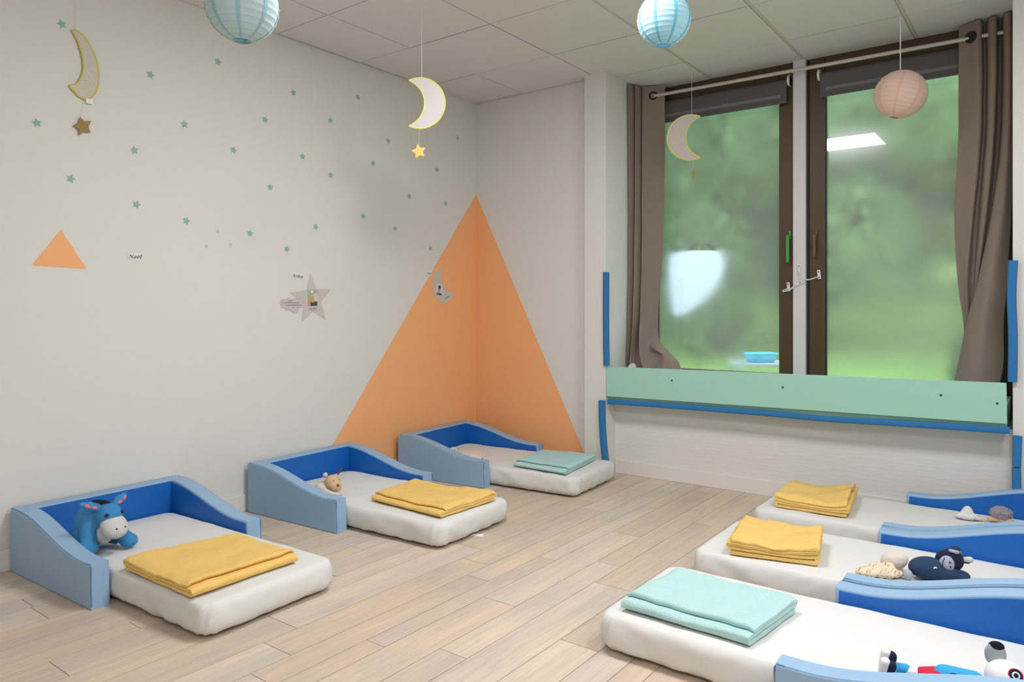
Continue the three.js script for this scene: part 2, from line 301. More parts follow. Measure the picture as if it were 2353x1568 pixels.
const leafMat = new THREE.MeshPhysicalMaterial({ color: '#ffffff', roughness: 0.9, transmission: 0.35, thickness: 0, side: THREE.DoubleSide });
const bark = std('#5a4c3c', 1);
function tree(name, label, category, [x, z], h, rx, ry, base, nLeaf, leaf, [r, g, b]) {
  const y = ground(x, z), t = tag(group(name, [x, y, z]), label, category);
  if (base > 0.6) mesh('trunk', mergeGeometries([new THREE.CylinderGeometry(0.07, 0.14, h * 0.7, 8).translate(0, h * 0.35, 0), ...[0, 1, 2, 3].map((k) => bar([0, base * (0.7 + 0.2 * k), 0], [Math.cos(k * 2.1) * rx * 0.6, base * (0.9 + 0.2 * k) + ry * 0.5, Math.sin(k * 2.1) * rx * 0.6], 0.035, 6))]), bark, t);
  const fol = new THREE.InstancedMesh(leafGeo, leafMat, nLeaf); fol.name = 'foliage'; fol.castShadow = fol.receiveShadow = true; fol.userData.kind = 'stuff'; t.add(fol);
  const lumps = Array.from({ length: 16 }, () => { const a = rr(0, 6.283), e = Math.asin(rr(-0.8, 1)), q = rr(0.35, 0.8); return [Math.cos(a) * Math.cos(e) * rx * q, base + ry + Math.sin(e) * ry * q, Math.sin(a) * Math.cos(e) * rx * q, rr(0.28, 0.5) * Math.min(rx, ry)]; });
  const m4 = new THREE.Matrix4(), q4 = new THREE.Quaternion(), c = new THREE.Color();
  for (let i = 0; i < nLeaf; i++) {
    const l = lumps[Math.floor(rnd() * lumps.length)], a = rr(0, 6.283), u = rr(-1, 1), s = Math.sqrt(1 - u * u), d = l[3] * Math.cbrt(rr(0.25, 1));
    q4.setFromEuler(new THREE.Euler(rr(-1.2, 1.2), rr(0, 6.28), rr(-1.2, 1.2)));
    const k = leaf * rr(0.7, 1.4);
    m4.compose(V(l[0] + Math.cos(a) * s * d, Math.max(0.03, l[1] + u * d), l[2] + Math.sin(a) * s * d), q4, V(k, k, k)); fol.setMatrixAt(i, m4);
    const v = rr(0.7, 1.3); c.setRGB(r * v, g * v * rr(0.92, 1.06), b * v); fol.setColorAt(i, c);
  }
  return t;
}
tree('leafy_tree', 'tall dark green tree behind the left pane, above the white panel', 'tree', [-7.5, -12], 7, 3.4, 3.4, 0.2, 11000, 0.26, [0.12, 0.24, 0.10]);
tree('leafy_tree', 'tall blue-green tree at the left edge of the left pane', 'tree', [-11.5, -14], 7, 3.4, 3.4, 0.2, 11000, 0.28, [0.14, 0.26, 0.15]);
tree('leafy_tree', 'mid green tree behind the central window post', 'tree', [-2.5, -13.5], 6.6, 3.0, 3.2, 0.2, 11000, 0.26, [0.15, 0.30, 0.11]);
tree('leafy_tree', 'pale green tree behind the upper half of the right pane', 'tree', [1.0, -12.5], 6.5, 2.6, 3.0, 0.4, 10000, 0.24, [0.20, 0.35, 0.14]);
tree('leafy_tree', 'yellow-green tree by the right curtain seen through the right pane', 'tree', [3.4, -13], 6.4, 2.3, 2.9, 0.4, 10000, 0.24, [0.32, 0.42, 0.14]);
tree('leafy_tree', 'distant blurred tree filling the gap above the left pane hedge', 'tree', [-16, -20], 9, 4.6, 4.4, 0.0, 9000, 0.4, [0.12, 0.23, 0.14]);
tree('leafy_tree', 'distant blurred tree behind the right pane moon reflection', 'tree', [-5.5, -20], 8.5, 4.6, 4.2, 0.0, 9000, 0.4, [0.14, 0.26, 0.12]);
tree('leafy_tree', 'distant blurred tree behind the pink lantern', 'tree', [0.5, -20], 8.6, 4.2, 4.2, 0.0, 9000, 0.4, [0.16, 0.30, 0.12]);
tree('leafy_tree', 'distant blurred tree right of the pink lantern', 'tree', [6.0, -19], 8.6, 4.2, 4.2, 0.0, 9000, 0.4, [0.16, 0.28, 0.12]);
tree('shrub', 'low dark shrub on the lawn beside the right curtain', 'shrub', [2.55, -9.5], 1.1, 0.55, 0.5, 0.0, 2500, 0.12, [0.05, 0.12, 0.05]);
tree('shrub', 'wide dark green hedge shrub at the foot of the trees in the left pane', 'shrub', [-6.5, -10.5], 1.9, 2.0, 0.85, 0.0, 4500, 0.17, [0.07, 0.16, 0.06]);
tree('shrub', 'rounded green shrub behind the green window handle', 'shrub', [-3.0, -11], 1.7, 1.5, 0.75, 0.0, 3500, 0.16, [0.10, 0.22, 0.07]);
// grey table with a turquoise tub
{
  const t = tag(group('garden_table', [1.12, 0, -3.1], 0.5), 'grey garden table outside under the turquoise tub', 'table'), y = 0.54;
  mesh('table_top', rbox(-0.28, 0.42, y - 0.03, y, -0.3, 0.18, 0.01), std('#9aa3ad', 0.6), t);
  for (const [x, z] of [[-0.24, -0.26], [0.38, -0.26], [-0.24, 0.14], [0.38, 0.14]]) mesh('leg', bar([x, ground(1.1, -3.1) + 0.005, z], [x, y - 0.03, z], 0.018), std('#8d949c', 0.6), t);
  const b = tag(group('plastic_tub', [1.12, y, -3.1], 0.95), 'turquoise plastic tub on the garden table outside', 'tub');
  const m = std('#1fb4dd', 0.45), ring = (h, k, w = 0.15, d = 0.105) => { const s = []; for (let i = 0; i < 48; i++) { const a = i / 48 * 6.28318, c = Math.cos(a), q = Math.sin(a); s.push([Math.sign(c) * Math.pow(Math.abs(c), 0.45) * w * k, h, Math.sign(q) * Math.pow(Math.abs(q), 0.45) * d * k]); } s.push(s[0]); return s; };
  const prof = [[0.002, 0.02], [0.002, 0.82], [0.08, 0.95], [0.082, 1.06], [0.095, 1.06], [0.095, 1.0], [0.08, 0.92], [0.012, 0.79], [0.012, 0.02]].map(([h, k]) => ring(h, k));
  mesh('tub_body', sheet(prof.length - 1, 48, (a, j) => prof[Math.round(a * (prof.length - 1))][Math.round(j * 48)], { closeU: true }), m, b);
}
// bright white board outside, seen through the left pane
{
  const s = new THREE.Shape(); s.moveTo(-0.28, 0.32); s.quadraticCurveTo(0, 0.38, 0.3, 0.34); s.quadraticCurveTo(0.36, 0.3, 0.33, 0.12); s.quadraticCurveTo(0.24, -0.2, -0.06, -0.38); s.quadraticCurveTo(-0.24, -0.52, -0.27, -0.42); s.quadraticCurveTo(-0.33, 0, -0.28, 0.32);
  const b = tag(group('white_board', [0.097, 0, -3.916], 0.5), 'bright white rounded board outside, blurred by the left pane', 'board');
  const p = mesh('board', extrude(s, 0.02, 0.004), std('#a9b4be', 0.7), b); p.position.set(0, 1.42, 0); p.rotation.x = -0.35; 
  for (const x of [-0.2, 0.05]) mesh('support', bar([x, ground(0.1, -3.9), -0.12], [x, 1.3, -0.06], 0.012), std('#4c5a40', 0.8), b);
}

// ---------------------------------------------------------------- window dressing
// guard board in front of the sill, a little higher on the right
{
  const g = tag(group('guard_board', [1.153, 0.514, 0.06]), 'long mint green board screwed across the window sill', 'board');
  g.rotation.z = 0.0128;
  mesh('board', rbox(0, 2.137, 0, 0.192, 0, 0.018, 0.003), M.mint, g);
  for (const [x, y] of [[0.456, 0.125], [1.114, 0.118], [1.871, 0.12], [2.1, 0.095]]) { const s = mesh('screw', new THREE.CylinderGeometry(0.0055, 0.0055, 0.003, 12), M.screw, g); s.rotation.x = Math.PI / 2; s.position.set(x, y, 0.019); }
}
const foamBar = (pts, r, label) => {           // half-round foam edge guard
  const c = new THREE.CatmullRomCurve3(pts.map((p) => V(...p))), n = 30, P = c.getSpacedPoints(n), k = 14, m = n + 4;
  const g = sheet(m, k, (a, b) => { const ii = Math.round(a * m), i = clamp(ii - 2, 0, n), p = P[i], q = P[Math.min(n, i + 1)], o = P[Math.max(0, i - 1)], t = q.clone().sub(o).normalize(), side = V(0, 0, 1).cross(t).normalize(), w = b * 6.28318, e = (ii === 0 || ii === m) ? 0.0 : (ii === 1 || ii === m - 1) ? 0.97 : 1; const cs = Math.cos(w), sn = Math.sin(w), f = (s) => Math.sign(s) * Math.pow(Math.abs(s), 0.6); return [p.x + side.x * f(cs) * r * e, p.y + side.y * f(cs) * r * e, p.z + f(sn) * r * 0.7 * e]; }, { closeU: true });
  return tag(mesh('foam_edge_strip', g, M.foam), label, 'foam strip', 'blue foam edge strips around the window');
};
foamBar([[1.157, 1.315, 0.085], [1.156, 1.1, 0.085], [1.157, 0.9, 0.085], [1.16, 0.715, 0.085]], 0.02, 'blue foam strip on the left window edge above the mint board');
foamBar([[1.134, 0.488, 0.098], [1.137, 0.36, 0.1], [1.147, 0.22, 0.1], [1.166, 0.075, 0.1]], 0.022, 'bent blue foam strip below the mint board beside the corner bed');
foamBar([[1.165, 0.481, 0.072], [1.6, 0.488, 0.072], [2.2, 0.494, 0.072], [2.45, 0.492, 0.072], [2.9, 0.503, 0.072], [3.3, 0.512, 0.072]], 0.0165, 'long horizontal blue foam strip under the mint board');
foamBar([[3.313, 1.308, 0.065], [3.307, 1.15, 0.065], [3.312, 0.95, 0.065], [3.31, 0.74, 0.065]], 0.019, 'blue foam strip on the right window edge above the mint board');
foamBar([[3.33, 0.488, 0.06], [3.328, 0.42, 0.06], [3.326, 0.345, 0.06]], 0.018, 'short blue foam strip right of the window below the mint board');
foamBar([[3.325, 0.338, 0.06], [3.326, 0.29, 0.06], [3.327, 0.22, 0.06]], 0.018, 'lowest short blue foam strip right of the window behind the far right bed');

// curtain rod and curtains
tag(mesh('curtain_rod', bar([1.19, 2.534, -0.36], [3.29, 2.518, -0.36], 0.0115, 16), M.rod), 'thin metal curtain rod across both windows', 'curtain rod');
function curtain(label, rows, cols, grommets, extra) {
  const g = tag(group('curtain'), label, 'curtain');
  // rows: [y, [[x, z] ...]] from top to bottom; smooth curves across and down
  const secs = rows.map(([y, pts]) => new THREE.CatmullRomCurve3(pts.map((p) => V(p[0], p[2] ?? y, p[1])), false, 'centripetal').getPoints(cols));
  const downs = Array.from({ length: cols + 1 }, (_, j) => new THREE.CatmullRomCurve3(secs.map((s) => s[j]), false, 'centripetal').getPoints(90));
  mesh('cloth', sheet(90, cols, (a, b) => { const p = downs[Math.round(b * cols)][Math.round(a * 90)], y = p.y; return [p.x + 0.002 * N3(p.x * 30, y * 4, 1), y, p.z + 0.004 * N3(p.x * 25, y * 5, 7)]; }, { uv: (a, b) => [b * 0.9, a * 2] }), M.curtain, g);
  for (const [x, y, z, turn] of grommets) { const t = mesh('grommet', new THREE.TorusGeometry(0.024, 0.007, 10, 28), M.black, g); t.position.set(x, y, z); t.rotation.y = turn; const d = mesh('grommet_hole', new THREE.CylinderGeometry(0.022, 0.022, 0.004, 20), M.black, g); d.rotation.set(Math.PI / 2, 0, 0); d.rotation.order = 'YXZ'; d.rotation.y = turn; d.position.set(x, y, z); }
  return g;
}
curtain('taupe curtain gathered at the left end of the rod, its hem crumpled on the sill', [
  [2.600, [[1.163, -0.20], [1.176, -0.27], [1.166, -0.31], [1.19, -0.25], [1.20, -0.34], [1.182, -0.37], [1.215, -0.315], [1.225, -0.33], [1.29, -0.355], [1.353, -0.375]]],
  [2.0, [[1.162, -0.21], [1.178, -0.28], [1.168, -0.32], [1.192, -0.25], [1.202, -0.34], [1.186, -0.37], [1.215, -0.305], [1.235, -0.32], [1.30, -0.345], [1.352, -0.375]]],
  [1.4, [[1.162, -0.21], [1.176, -0.28], [1.168, -0.32], [1.19, -0.24], [1.21, -0.33], [1.20, -0.36], [1.225, -0.28], [1.245, -0.31], [1.295, -0.34], [1.332, -0.375]]],
  [1.05, [[1.161, -0.20], [1.174, -0.27], [1.168, -0.31], [1.19, -0.22], [1.21, -0.31], [1.205, -0.34], [1.23, -0.25], [1.25, -0.31], [1.28, -0.34], [1.306, -0.37]]],
  [0.86, [[1.160, -0.19], [1.172, -0.26], [1.17, -0.30], [1.19, -0.20], [1.205, -0.28], [1.215, -0.31], [1.245, -0.20], [1.265, -0.28], [1.285, -0.33], [1.32, -0.36]]],
  [0.75, [[1.159, -0.18], [1.172, -0.25], [1.17, -0.29], [1.19, -0.18], [1.21, -0.24], [1.24, -0.26], [1.27, -0.17], [1.30, -0.25, 0.79], [1.35, -0.22, 0.82], [1.41, -0.30, 0.80]]],
  [0.66, [[1.159, -0.18], [1.172, -0.25], [1.17, -0.29], [1.195, -0.16], [1.225, -0.22], [1.27, -0.24], [1.31, -0.14], [1.37, -0.22, 0.775], [1.45, -0.16, 0.765], [1.53, -0.21, 0.725]]],
  [0.625, [[1.159, -0.18], [1.172, -0.25], [1.17, -0.29], [1.195, -0.16], [1.225, -0.22], [1.27, -0.24], [1.32, -0.13], [1.38, -0.13, 0.66], [1.47, -0.11, 0.67], [1.555, -0.18, 0.675]]],
], 100, [[1.277, 2.533, -0.352, 0.35]]);
curtain('taupe curtain gathered at the right end of the rod, flaring towards the mint board', [
  [2.600, [[3.055, -0.382], [3.10, -0.36], [3.145, -0.335], [3.16, -0.345], [3.168, -0.395], [3.175, -0.398], [3.20, -0.335], [3.225, -0.33], [3.235, -0.395], [3.245, -0.395], [3.265, -0.32], [3.285, -0.31], [3.302, -0.36]]],
  [2.0, [[3.052, -0.382], [3.10, -0.36], [3.145, -0.335], [3.158, -0.345], [3.164, -0.395], [3.172, -0.398], [3.19, -0.335], [3.215, -0.325], [3.225, -0.39], [3.237, -0.395], [3.26, -0.31], [3.28, -0.30], [3.3, -0.35]]],
  [1.57, [[3.034, -0.385], [3.075, -0.365], [3.11, -0.35], [3.122, -0.35], [3.13, -0.395], [3.14, -0.398], [3.16, -0.345], [3.18, -0.34], [3.195, -0.38], [3.2, -0.38], [3.215, -0.27], [3.255, -0.25], [3.292, -0.31]]],
  [1.22, [[3.050, -0.385], [3.07, -0.38], [3.085, -0.37], [3.095, -0.37], [3.11, -0.395], [3.12, -0.398], [3.13, -0.365], [3.14, -0.36], [3.15, -0.375], [3.15, -0.37], [3.155, -0.24], [3.21, -0.20], [3.275, -0.27]]],
  [1.02, [[3.075, -0.385], [3.085, -0.385], [3.09, -0.38], [3.10, -0.38], [3.11, -0.395], [3.12, -0.398], [3.12, -0.37], [3.125, -0.37], [3.13, -0.37], [3.13, -0.36], [3.105, -0.24], [3.18, -0.18], [3.262, -0.25]]],
  [0.80, [[3.085, -0.385], [3.09, -0.385], [3.095, -0.38], [3.10, -0.38], [3.11, -0.395], [3.12, -0.398], [3.12, -0.37], [3.125, -0.37], [3.125, -0.37], [3.11, -0.35], [3.065, -0.25], [3.15, -0.16], [3.262, -0.22]]],
  [0.64, [[3.085, -0.385], [3.09, -0.385], [3.095, -0.38], [3.10, -0.38], [3.11, -0.395], [3.12, -0.398], [3.12, -0.37], [3.125, -0.37], [3.12, -0.37], [3.10, -0.35], [3.03, -0.25], [3.12, -0.15], [3.235, -0.2]]],
], 130, [[3.112, 2.521, -0.347, -0.5]]);
// roller blinds
function blind(label, x0, x1, yb, capSide) {
  const g = tag(group('roller_blind'), label, 'blind'), z = -0.437;
  mesh('roller', bar([x0 + 0.012, 2.487, z - 0.008], [x1 - 0.012, 2.487, z - 0.008], 0.0195, 24), M.blind, g);
  mesh('fabric', rbox(x0 + 0.016, x1 - 0.016, yb, 2.487, z + 0.014, z + 0.0165, 0.001), M.blind, g);
  mesh('hem_pocket', rbox(x0 + 0.05, x1 - 0.05, yb + 0.032, yb + 0.055, z + 0.016, z + 0.021, 0.002), M.blindBand, g);
  mesh('hem_bar', rbox(x0 + 0.014, x1 - 0.014, yb - 0.004, yb + 0.012, z + 0.011, z + 0.02, 0.003), M.blind, g);
  for (const x of [x0, x1]) { mesh('end_cap', bar([x, 2.495, z - 0.008], [x + (x === x0 ? 0.012 : -0.012), 2.495, z - 0.008], 0.033, 24), M.capWhite, g); mesh('bracket', rbox(Math.min(x, x + (x === x0 ? 0.004 : -0.004)) , Math.max(x, x + (x === x0 ? 0.004 : -0.004)), 2.462, 2.53, -0.466, z + 0.01, 0.001), M.capWhite, g); }
}
blind('rolled-up dark grey blind over the left pane', 1.20, 2.158, 2.357, 1);
blind('rolled-up dark grey blind over the right pane', 2.322, 3.295, 2.357, 0);
// cable restrictors
function restrictor(label, a, b, mid) {
  const g = tag(group('window_cable_lock'), label, 'cable lock', 'white window cable locks');
  for (const [p, q] of [[a, 0.1], [b, b[3]]]) { const s = mesh('plate', rbox(-0.009, 0.009, -0.028, 0.028, -0.004, 0.006, 0.003), M.cable, g); s.position.set(p[0], p[1], p[2]); s.rotation.z = q; for (const y of [-0.018, 0.016]) { const d = mesh('screw', new THREE.CylinderGeometry(0.004, 0.004, 0.002, 10), M.screw, s); d.rotation.x = Math.PI / 2; d.position.set(0, y, 0.007); } }
  mesh('cable', tube([[a[0], a[1] - 0.012, a[2] + 0.006], ...mid, [b[0], b[1], b[2] + 0.006]], 0.0035, 40, 8), M.cable, g);
}
restrictor('white cable lock joining the left window frame to the post', [2.143, 1.216, -0.461], [2.205, 1.232, -0.436, -1.15], [[2.122, 1.196, -0.43], [2.13, 1.186, -0.398], [2.17, 1.2, -0.405], [2.19, 1.222, -0.42]]);
restrictor('white cable lock joining the right window frame to the post', [2.323, 1.288, -0.461], [2.213, 1.325, -0.436, 0.0], [[2.305, 1.265, -0.42], [2.27, 1.256, -0.395], [2.235, 1.278, -0.398], [2.218, 1.3, -0.422]]);

// ---------------------------------------------------------------- wall paint and stickers (left wall is x = 0, points given as [z, y])
const onWall = (pts, depth, x = 0.0006, bevel = 0) => { const g = extrude(pts.map(([z, y]) => [-z, y]), depth, bevel); g.rotateY(Math.PI / 2); g.translate(x, 0, 0); return g; };   // shape x = -z, extruded towards the room
const curveOn = (pts) => { const s = new THREE.SplineCurve([...pts, pts[0]].map(([a, b]) => new THREE.Vector2(a, b))); return s.getPoints(pts.length * 6).slice(0, -1).map((p) => [p.x, p.y]); };
{
  const g = tag(group('painted_triangle'), 'large orange triangle painted across the room corner', 'wall paint');
  mesh('paint', onWall([[0.0005, 1.935], [0.0005, 0.092], [1.486, 0.092]], 0.0008), M.orange, g);
  const r = extrude([[0.0005, 1.935], [0.0005, 0.092], [0.952, 0.092]], 0.0008); r.translate(0, 0, 0.0006); mesh('paint', r, M.orange, g);
  tag(mesh('painted_triangle', onWall([[2.833, 1.427], [2.945, 1.267], [2.728, 1.261]], 0.0008), M.orange), 'small orange triangle painted on the left wall', 'wall paint');
}
const ordinals = ['leftmost', ...'second third fourth fifth sixth seventh eighth ninth tenth eleventh twelfth thirteenth fourteenth fifteenth sixteenth seventeenth eighteenth nineteenth twentieth twenty-first twenty-second twenty-third twenty-fourth twenty-fifth twenty-sixth twenty-seventh twenty-eighth'.split(' ').map((w) => w + ' from the left'), 'rightmost'];
const starPts = (R, r, turn = 0, n = 5) => Array.from({ length: n * 2 }, (_, i) => { const a = Math.PI / 2 + turn + i * Math.PI / n, k = i % 2 ? r : R; return [Math.cos(a) * k, Math.sin(a) * k]; });
[[2.926, 1.873], [2.829, 2.324], [2.793, 1.655], [2.518, 1.828], [2.508, 1.574], [2.442, 2.203], [2.273, 2.000], [2.263, 1.520], [2.093, 2.361], [2.004, 1.918], [1.906, 1.487], [1.813, 2.118], [1.781, 1.752], [1.671, 1.417], [1.628, 2.311], [1.566, 1.958], [1.472, 1.560], [1.365, 2.207], [1.362, 1.880], [1.149, 2.395], [1.108, 1.660], [1.026, 2.004], [0.895, 2.171], [0.833, 1.608], [0.704, 1.835], [0.497, 1.498], [0.430, 2.055], [0.339, 1.826], [0.208, 2.319]].forEach(([z, y], i) => {
  const s = mesh('star_sticker', onWall(starPts(0.0215, 0.0105, rr(-0.4, 0.4)), 0.0008), M.teal); s.position.set(0, y, z);
  tag(s, `small teal star sticker on the white wall, ${ordinals[i]}`, 'sticker', 'teal star stickers on the left wall');
});
[[2.094, 1.482, 'above'], [2.157, 1.401, 'left of'], [2.020, 1.419, 'right of']].forEach(([z, y, w], i) => {
  const s = mesh('faded_sticker', onWall(starPts(0.011, 0.0065, 0.2 * i), 0.0006), M.greyCard); s.position.set(0, y, z);
  tag(s, `faint grey sticker, ${['top', 'left', 'right'][i]} one of three below the teal stars`, 'sticker', 'faint grey stickers');
});
// name tags: thin paper with lettering
function nameTag(text, z, y, w, h, tilt, label) {
  const t = canvasTex(256, 128, (c, W, Hh) => { c.fillStyle = '#e6e4e2'; c.fillRect(0, 0, W, Hh); c.fillStyle = '#1c1c22'; c.font = 'italic bold 104px serif'; c.textAlign = 'center'; c.textBaseline = 'middle'; c.fillText(text, W / 2, Hh / 2 + 4, W - 16); });
  const g = new THREE.BoxGeometry(w, h, 0.0008), m = mesh('name_tag', g, std('#ffffff', 0.9, { map: t }));
  m.rotation.set(0, Math.PI / 2, 0); m.rotateZ(tilt); m.position.set(0.0012, y, z); tag(m, label, 'name tag');
}
nameTag('Naël', 2.515, 1.328, 0.062, 0.03, 0.02, 'small name label right of the small orange triangle');
nameTag('Ayden', 1.599, 1.269, 0.075, 0.034, -0.12, 'small name label above the grey star poster');
nameTag('Nino', 0.51, 1.326, 0.05, 0.027, -0.06, 'small name label beside the edge of the large orange triangle');
// grey star poster with a photo, pink cloud card, moon card with a photo
{
  const g = tag(group('star_poster'), 'grey paper star with a glued photo on the left wall', 'poster');
  mesh('paper', onWall([[1.511, 1.287], [1.468, 1.196], [1.359, 1.197], [1.435, 1.120], [1.397, 1.012], [1.491, 1.064], [1.572, 1.002], [1.557, 1.111], [1.603, 1.140], [1.651, 1.172], [1.538, 1.189]], 0.001), M.greyCard, g);
  const t = canvasTex(128, 180, (c) => { c.fillStyle = '#8fb7a8'; c.fillRect(0, 0, 128, 180); c.fillStyle = '#c9cfcc'; c.fillRect(78, 40, 50, 90); c.fillStyle = '#3b4a52'; c.fillRect(20, 130, 108, 50); c.fillStyle = '#e08a80'; c.fillRect(0, 100, 34, 80); c.fillStyle = '#d99a62'; c.beginPath(); c.ellipse(64, 122, 26, 20, 0, 0, 7); c.fill(); c.fillStyle = '#b9b06a'; c.beginPath(); c.ellipse(62, 88, 30, 26, 0, 0, 7); c.fill(); c.fillStyle = '#e3a890'; c.beginPath(); c.ellipse(66, 46, 20, 26, 0, 0, 7); c.fill(); c.fillStyle = '#efece4'; c.beginPath(); c.ellipse(62, 18, 16, 14, 0, 0, 7); c.fill(); });
  const p = mesh('photo', new THREE.BoxGeometry(0.066, 0.093, 0.0008), std('#ffffff', 0.5, { map: t }), g); p.rotation.set(0, Math.PI / 2, 0); p.rotateZ(0.04); p.position.set(0.0024, 1.143, 1.497);
  const w = canvasTex(256, 128, (c) => { c.fillStyle = '#c9c3ba'; c.fillRect(0, 0, 256, 128); c.fillStyle = '#26262a'; c.font = 'italic 92px serif'; c.textAlign = 'center'; c.textBaseline = 'middle'; c.fillText('Ayden', 128, 66, 240); });
  const q = mesh('lettering', new THREE.BoxGeometry(0.055, 0.026, 0.0006), std('#ffffff', 0.9, { map: w }), g); q.rotation.set(0, Math.PI / 2, 0); q.position.set(0.0021, 1.081, 1.494);
  const c = tag(group('cloud_card'), 'pinkish grey cloud card overlapping the grey star poster', 'card');
  mesh('paper', onWall(curveOn([[1.718, 1.117], [1.707, 1.133], [1.681, 1.134], [1.660, 1.142], [1.640, 1.135], [1.611, 1.142], [1.573, 1.134], [1.553, 1.116], [1.557, 1.093], [1.576, 1.087], [1.591, 1.085], [1.595, 1.064], [1.616, 1.055], [1.637, 1.062], [1.653, 1.071], [1.676, 1.071], [1.688, 1.085], [1.707, 1.089]]), 0.001, 0.002), M.pinkCard, c);
  const ct = canvasTex(256, 96, (k) => { k.fillStyle = '#cbbfc0'; k.fillRect(0, 0, 256, 96); k.strokeStyle = '#3a363c'; k.lineWidth = 5; for (const [y, a, b] of [[20, 60, 120], [46, 6, 230], [76, 18, 250]]) { k.beginPath(); for (let x = a; x < b; x += 7) k.lineTo(x, y + 7 * Math.sin(x * 0.9) * Math.cos(x * 0.23)); k.stroke(); } k.strokeStyle = '#c27a90'; k.lineWidth = 3; k.beginPath(); k.moveTo(50, 31); k.lineTo(130, 31); k.stroke(); });
  const cl = mesh('lettering', new THREE.BoxGeometry(0.118, 0.04, 0.0006), std('#ffffff', 0.9, { map: ct }), c); cl.rotation.set(0, Math.PI / 2, 0); cl.position.set(0.0036, 1.113, 1.633);
  const dm = [std('#c67a96', 0.9), std('#8f7f90', 0.9)];
  [[1.663, 1.0925, 0], [1.629, 1.088, 1], [1.601, 1.088, 1], [1.7, 1.115, 1], [1.602, 1.132, 0]].forEach(([z, y, k]) => { const d = mesh('drawn_star', onWall(starPts(0.005, 0.0025), 0.0005, 0.0032), dm[k], c); d.position.set(0, y, z); });
  const m = tag(group('moon_card'), 'grey crescent moon card with a photo on the orange triangle', 'card');
  mesh('paper', onWall(curveOn([[0.372, 1.368], [0.385, 1.343], [0.391, 1.308], [0.388, 1.278], [0.369, 1.248], [0.343, 1.217], [0.307, 1.200], [0.258, 1.200], [0.271, 1.165], [0.304, 1.139], [0.343, 1.122], [0.388, 1.127], [0.432, 1.150], [0.460, 1.182], [0.473, 1.225], [0.474, 1.267], [0.470, 1.306], [0.445, 1.339], [0.410, 1.359]]), 0.001, 0.0016), M.greyCard, m);
  const mt = canvasTex(96, 96, (k) => { k.fillStyle = '#d6d3d6'; k.fillRect(0, 0, 96, 96); k.fillStyle = '#5a7fa8'; k.beginPath(); k.ellipse(42, 92, 34, 20, 0, 0, 7); k.fill(); k.fillStyle = '#3a3338'; k.fillRect(46, 80, 40, 12); k.fillStyle = '#b98f86'; k.beginPath(); k.ellipse(46, 46, 15, 24, 0, 0, 7); k.fill(); k.fillStyle = '#3b2c2c'; k.beginPath(); k.ellipse(47, 24, 17, 15, 0, 0, 7); k.fill(); });
  const mp = mesh('photo', new THREE.BoxGeometry(0.073, 0.076, 0.0006), std('#ffffff', 0.5, { map: mt }), m); mp.rotation.set(0, Math.PI / 2, 0); mp.rotateZ(-0.12); mp.position.set(0.0028, 1.212, 0.408);
  const wt = canvasTex(128, 64, (k) => { k.fillStyle = '#c9c3ba'; k.fillRect(0, 0, 128, 64); k.fillStyle = '#2a2622'; k.font = 'italic bold 48px serif'; k.textAlign = 'center'; k.textBaseline = 'middle'; k.fillText('Nino', 64, 32, 120); });
  const mw = mesh('lettering', new THREE.BoxGeometry(0.052, 0.02, 0.0005), std('#ffffff', 0.9, { map: wt }), m); mw.rotation.set(0, Math.PI / 2, 0); mw.rotateZ(0.45); mw.position.set(0.0026, 1.16, 0.327);
}

// ---------------------------------------------------------------- hanging moons, stars and paper lanterns
const cord = (x, y0, z, parent, r = 0.0011, y1 = H) => mesh('string', bar([x, y0, z], [x, y1, z], r, 6), M.string, parent);
function crescent(s = 1) {           // open to the left, tips at the left, height 0.26 * s
  const p = []; const R = 0.13, a0 = 2.01, c = -0.0992, r = 0.1232, b0 = Math.atan2(0.1177, -0.0553 - c);
  for (let i = 0; i <= 40; i++) { const a = lerp(a0, -a0, i / 40); p.push([Math.cos(a) * R * s, Math.sin(a) * R * s]); }
  for (let i = 1; i < 30; i++) { const a = lerp(-b0, b0, i / 30); p.push([(c + Math.cos(a) * r) * s, Math.sin(a) * r * s]); }
  return p;
}
const rimOf = (pts, z, r) => tube(pts.map(([x, y]) => [x, y, z]), r, pts.length * 2, 6, true);
function moonMobile(label, pos, turn, s, face, rim, starAt, starTurn, starMat, spots) {
  const g = tag(group('moon_mobile', pos, turn), label, 'hanging moon'), p = crescent(Math.abs(s)).map(([x, y]) => [Math.sign(s) * x, y]);
  mesh('crescent', extrude(p, 0.004, 0), face, g).position.z = -0.002;
  mesh('rim', rimOf(p, 0, 0.0038), rim, g);
  for (const [x, y] of spots) { const d = mesh('dot', new THREE.CylinderGeometry(0.0035, 0.0035, 0.0052, 8), rim, g); d.rotation.x = Math.PI / 2; d.position.set(x * Math.sign(s), y, 0.0005); }
  cord(0.01, 0.128 * Math.abs(s), 0, g, 0.0012, H - pos[1]);
  const st = mesh('star', extrude(starPts(0.038, 0.019, 0.2), 0.004, 0.0015), starMat, g); st.position.set(...starAt); st.rotation.y = starTurn;
  mesh('thread', bar([starAt[0], starAt[1] + 0.03, starAt[2]], [starAt[0], -0.126 * Math.abs(s), 0], 0.0006, 5), M.string, g);
  return g;
}
moonMobile('white crescent moon with a lime rim hanging above a yellow star', [0.862, 2.136, 1.492], 0.62, 1, M.moonWhite, M.lime, [-0.004, -0.248, 0], 0, M.yellowPaper, []);
moonMobile('grey crescent moon with a yellow rim hanging before the left window', [1.592, 2.183, -0.235], 0.45, -1.12, M.moonPink, M.lime, [0.02, -0.235, 0], 1.45, M.orangePaper, Array.from({ length: 22 }, () => [rr(0.03, 0.11), rr(-0.09, 0.09)]));
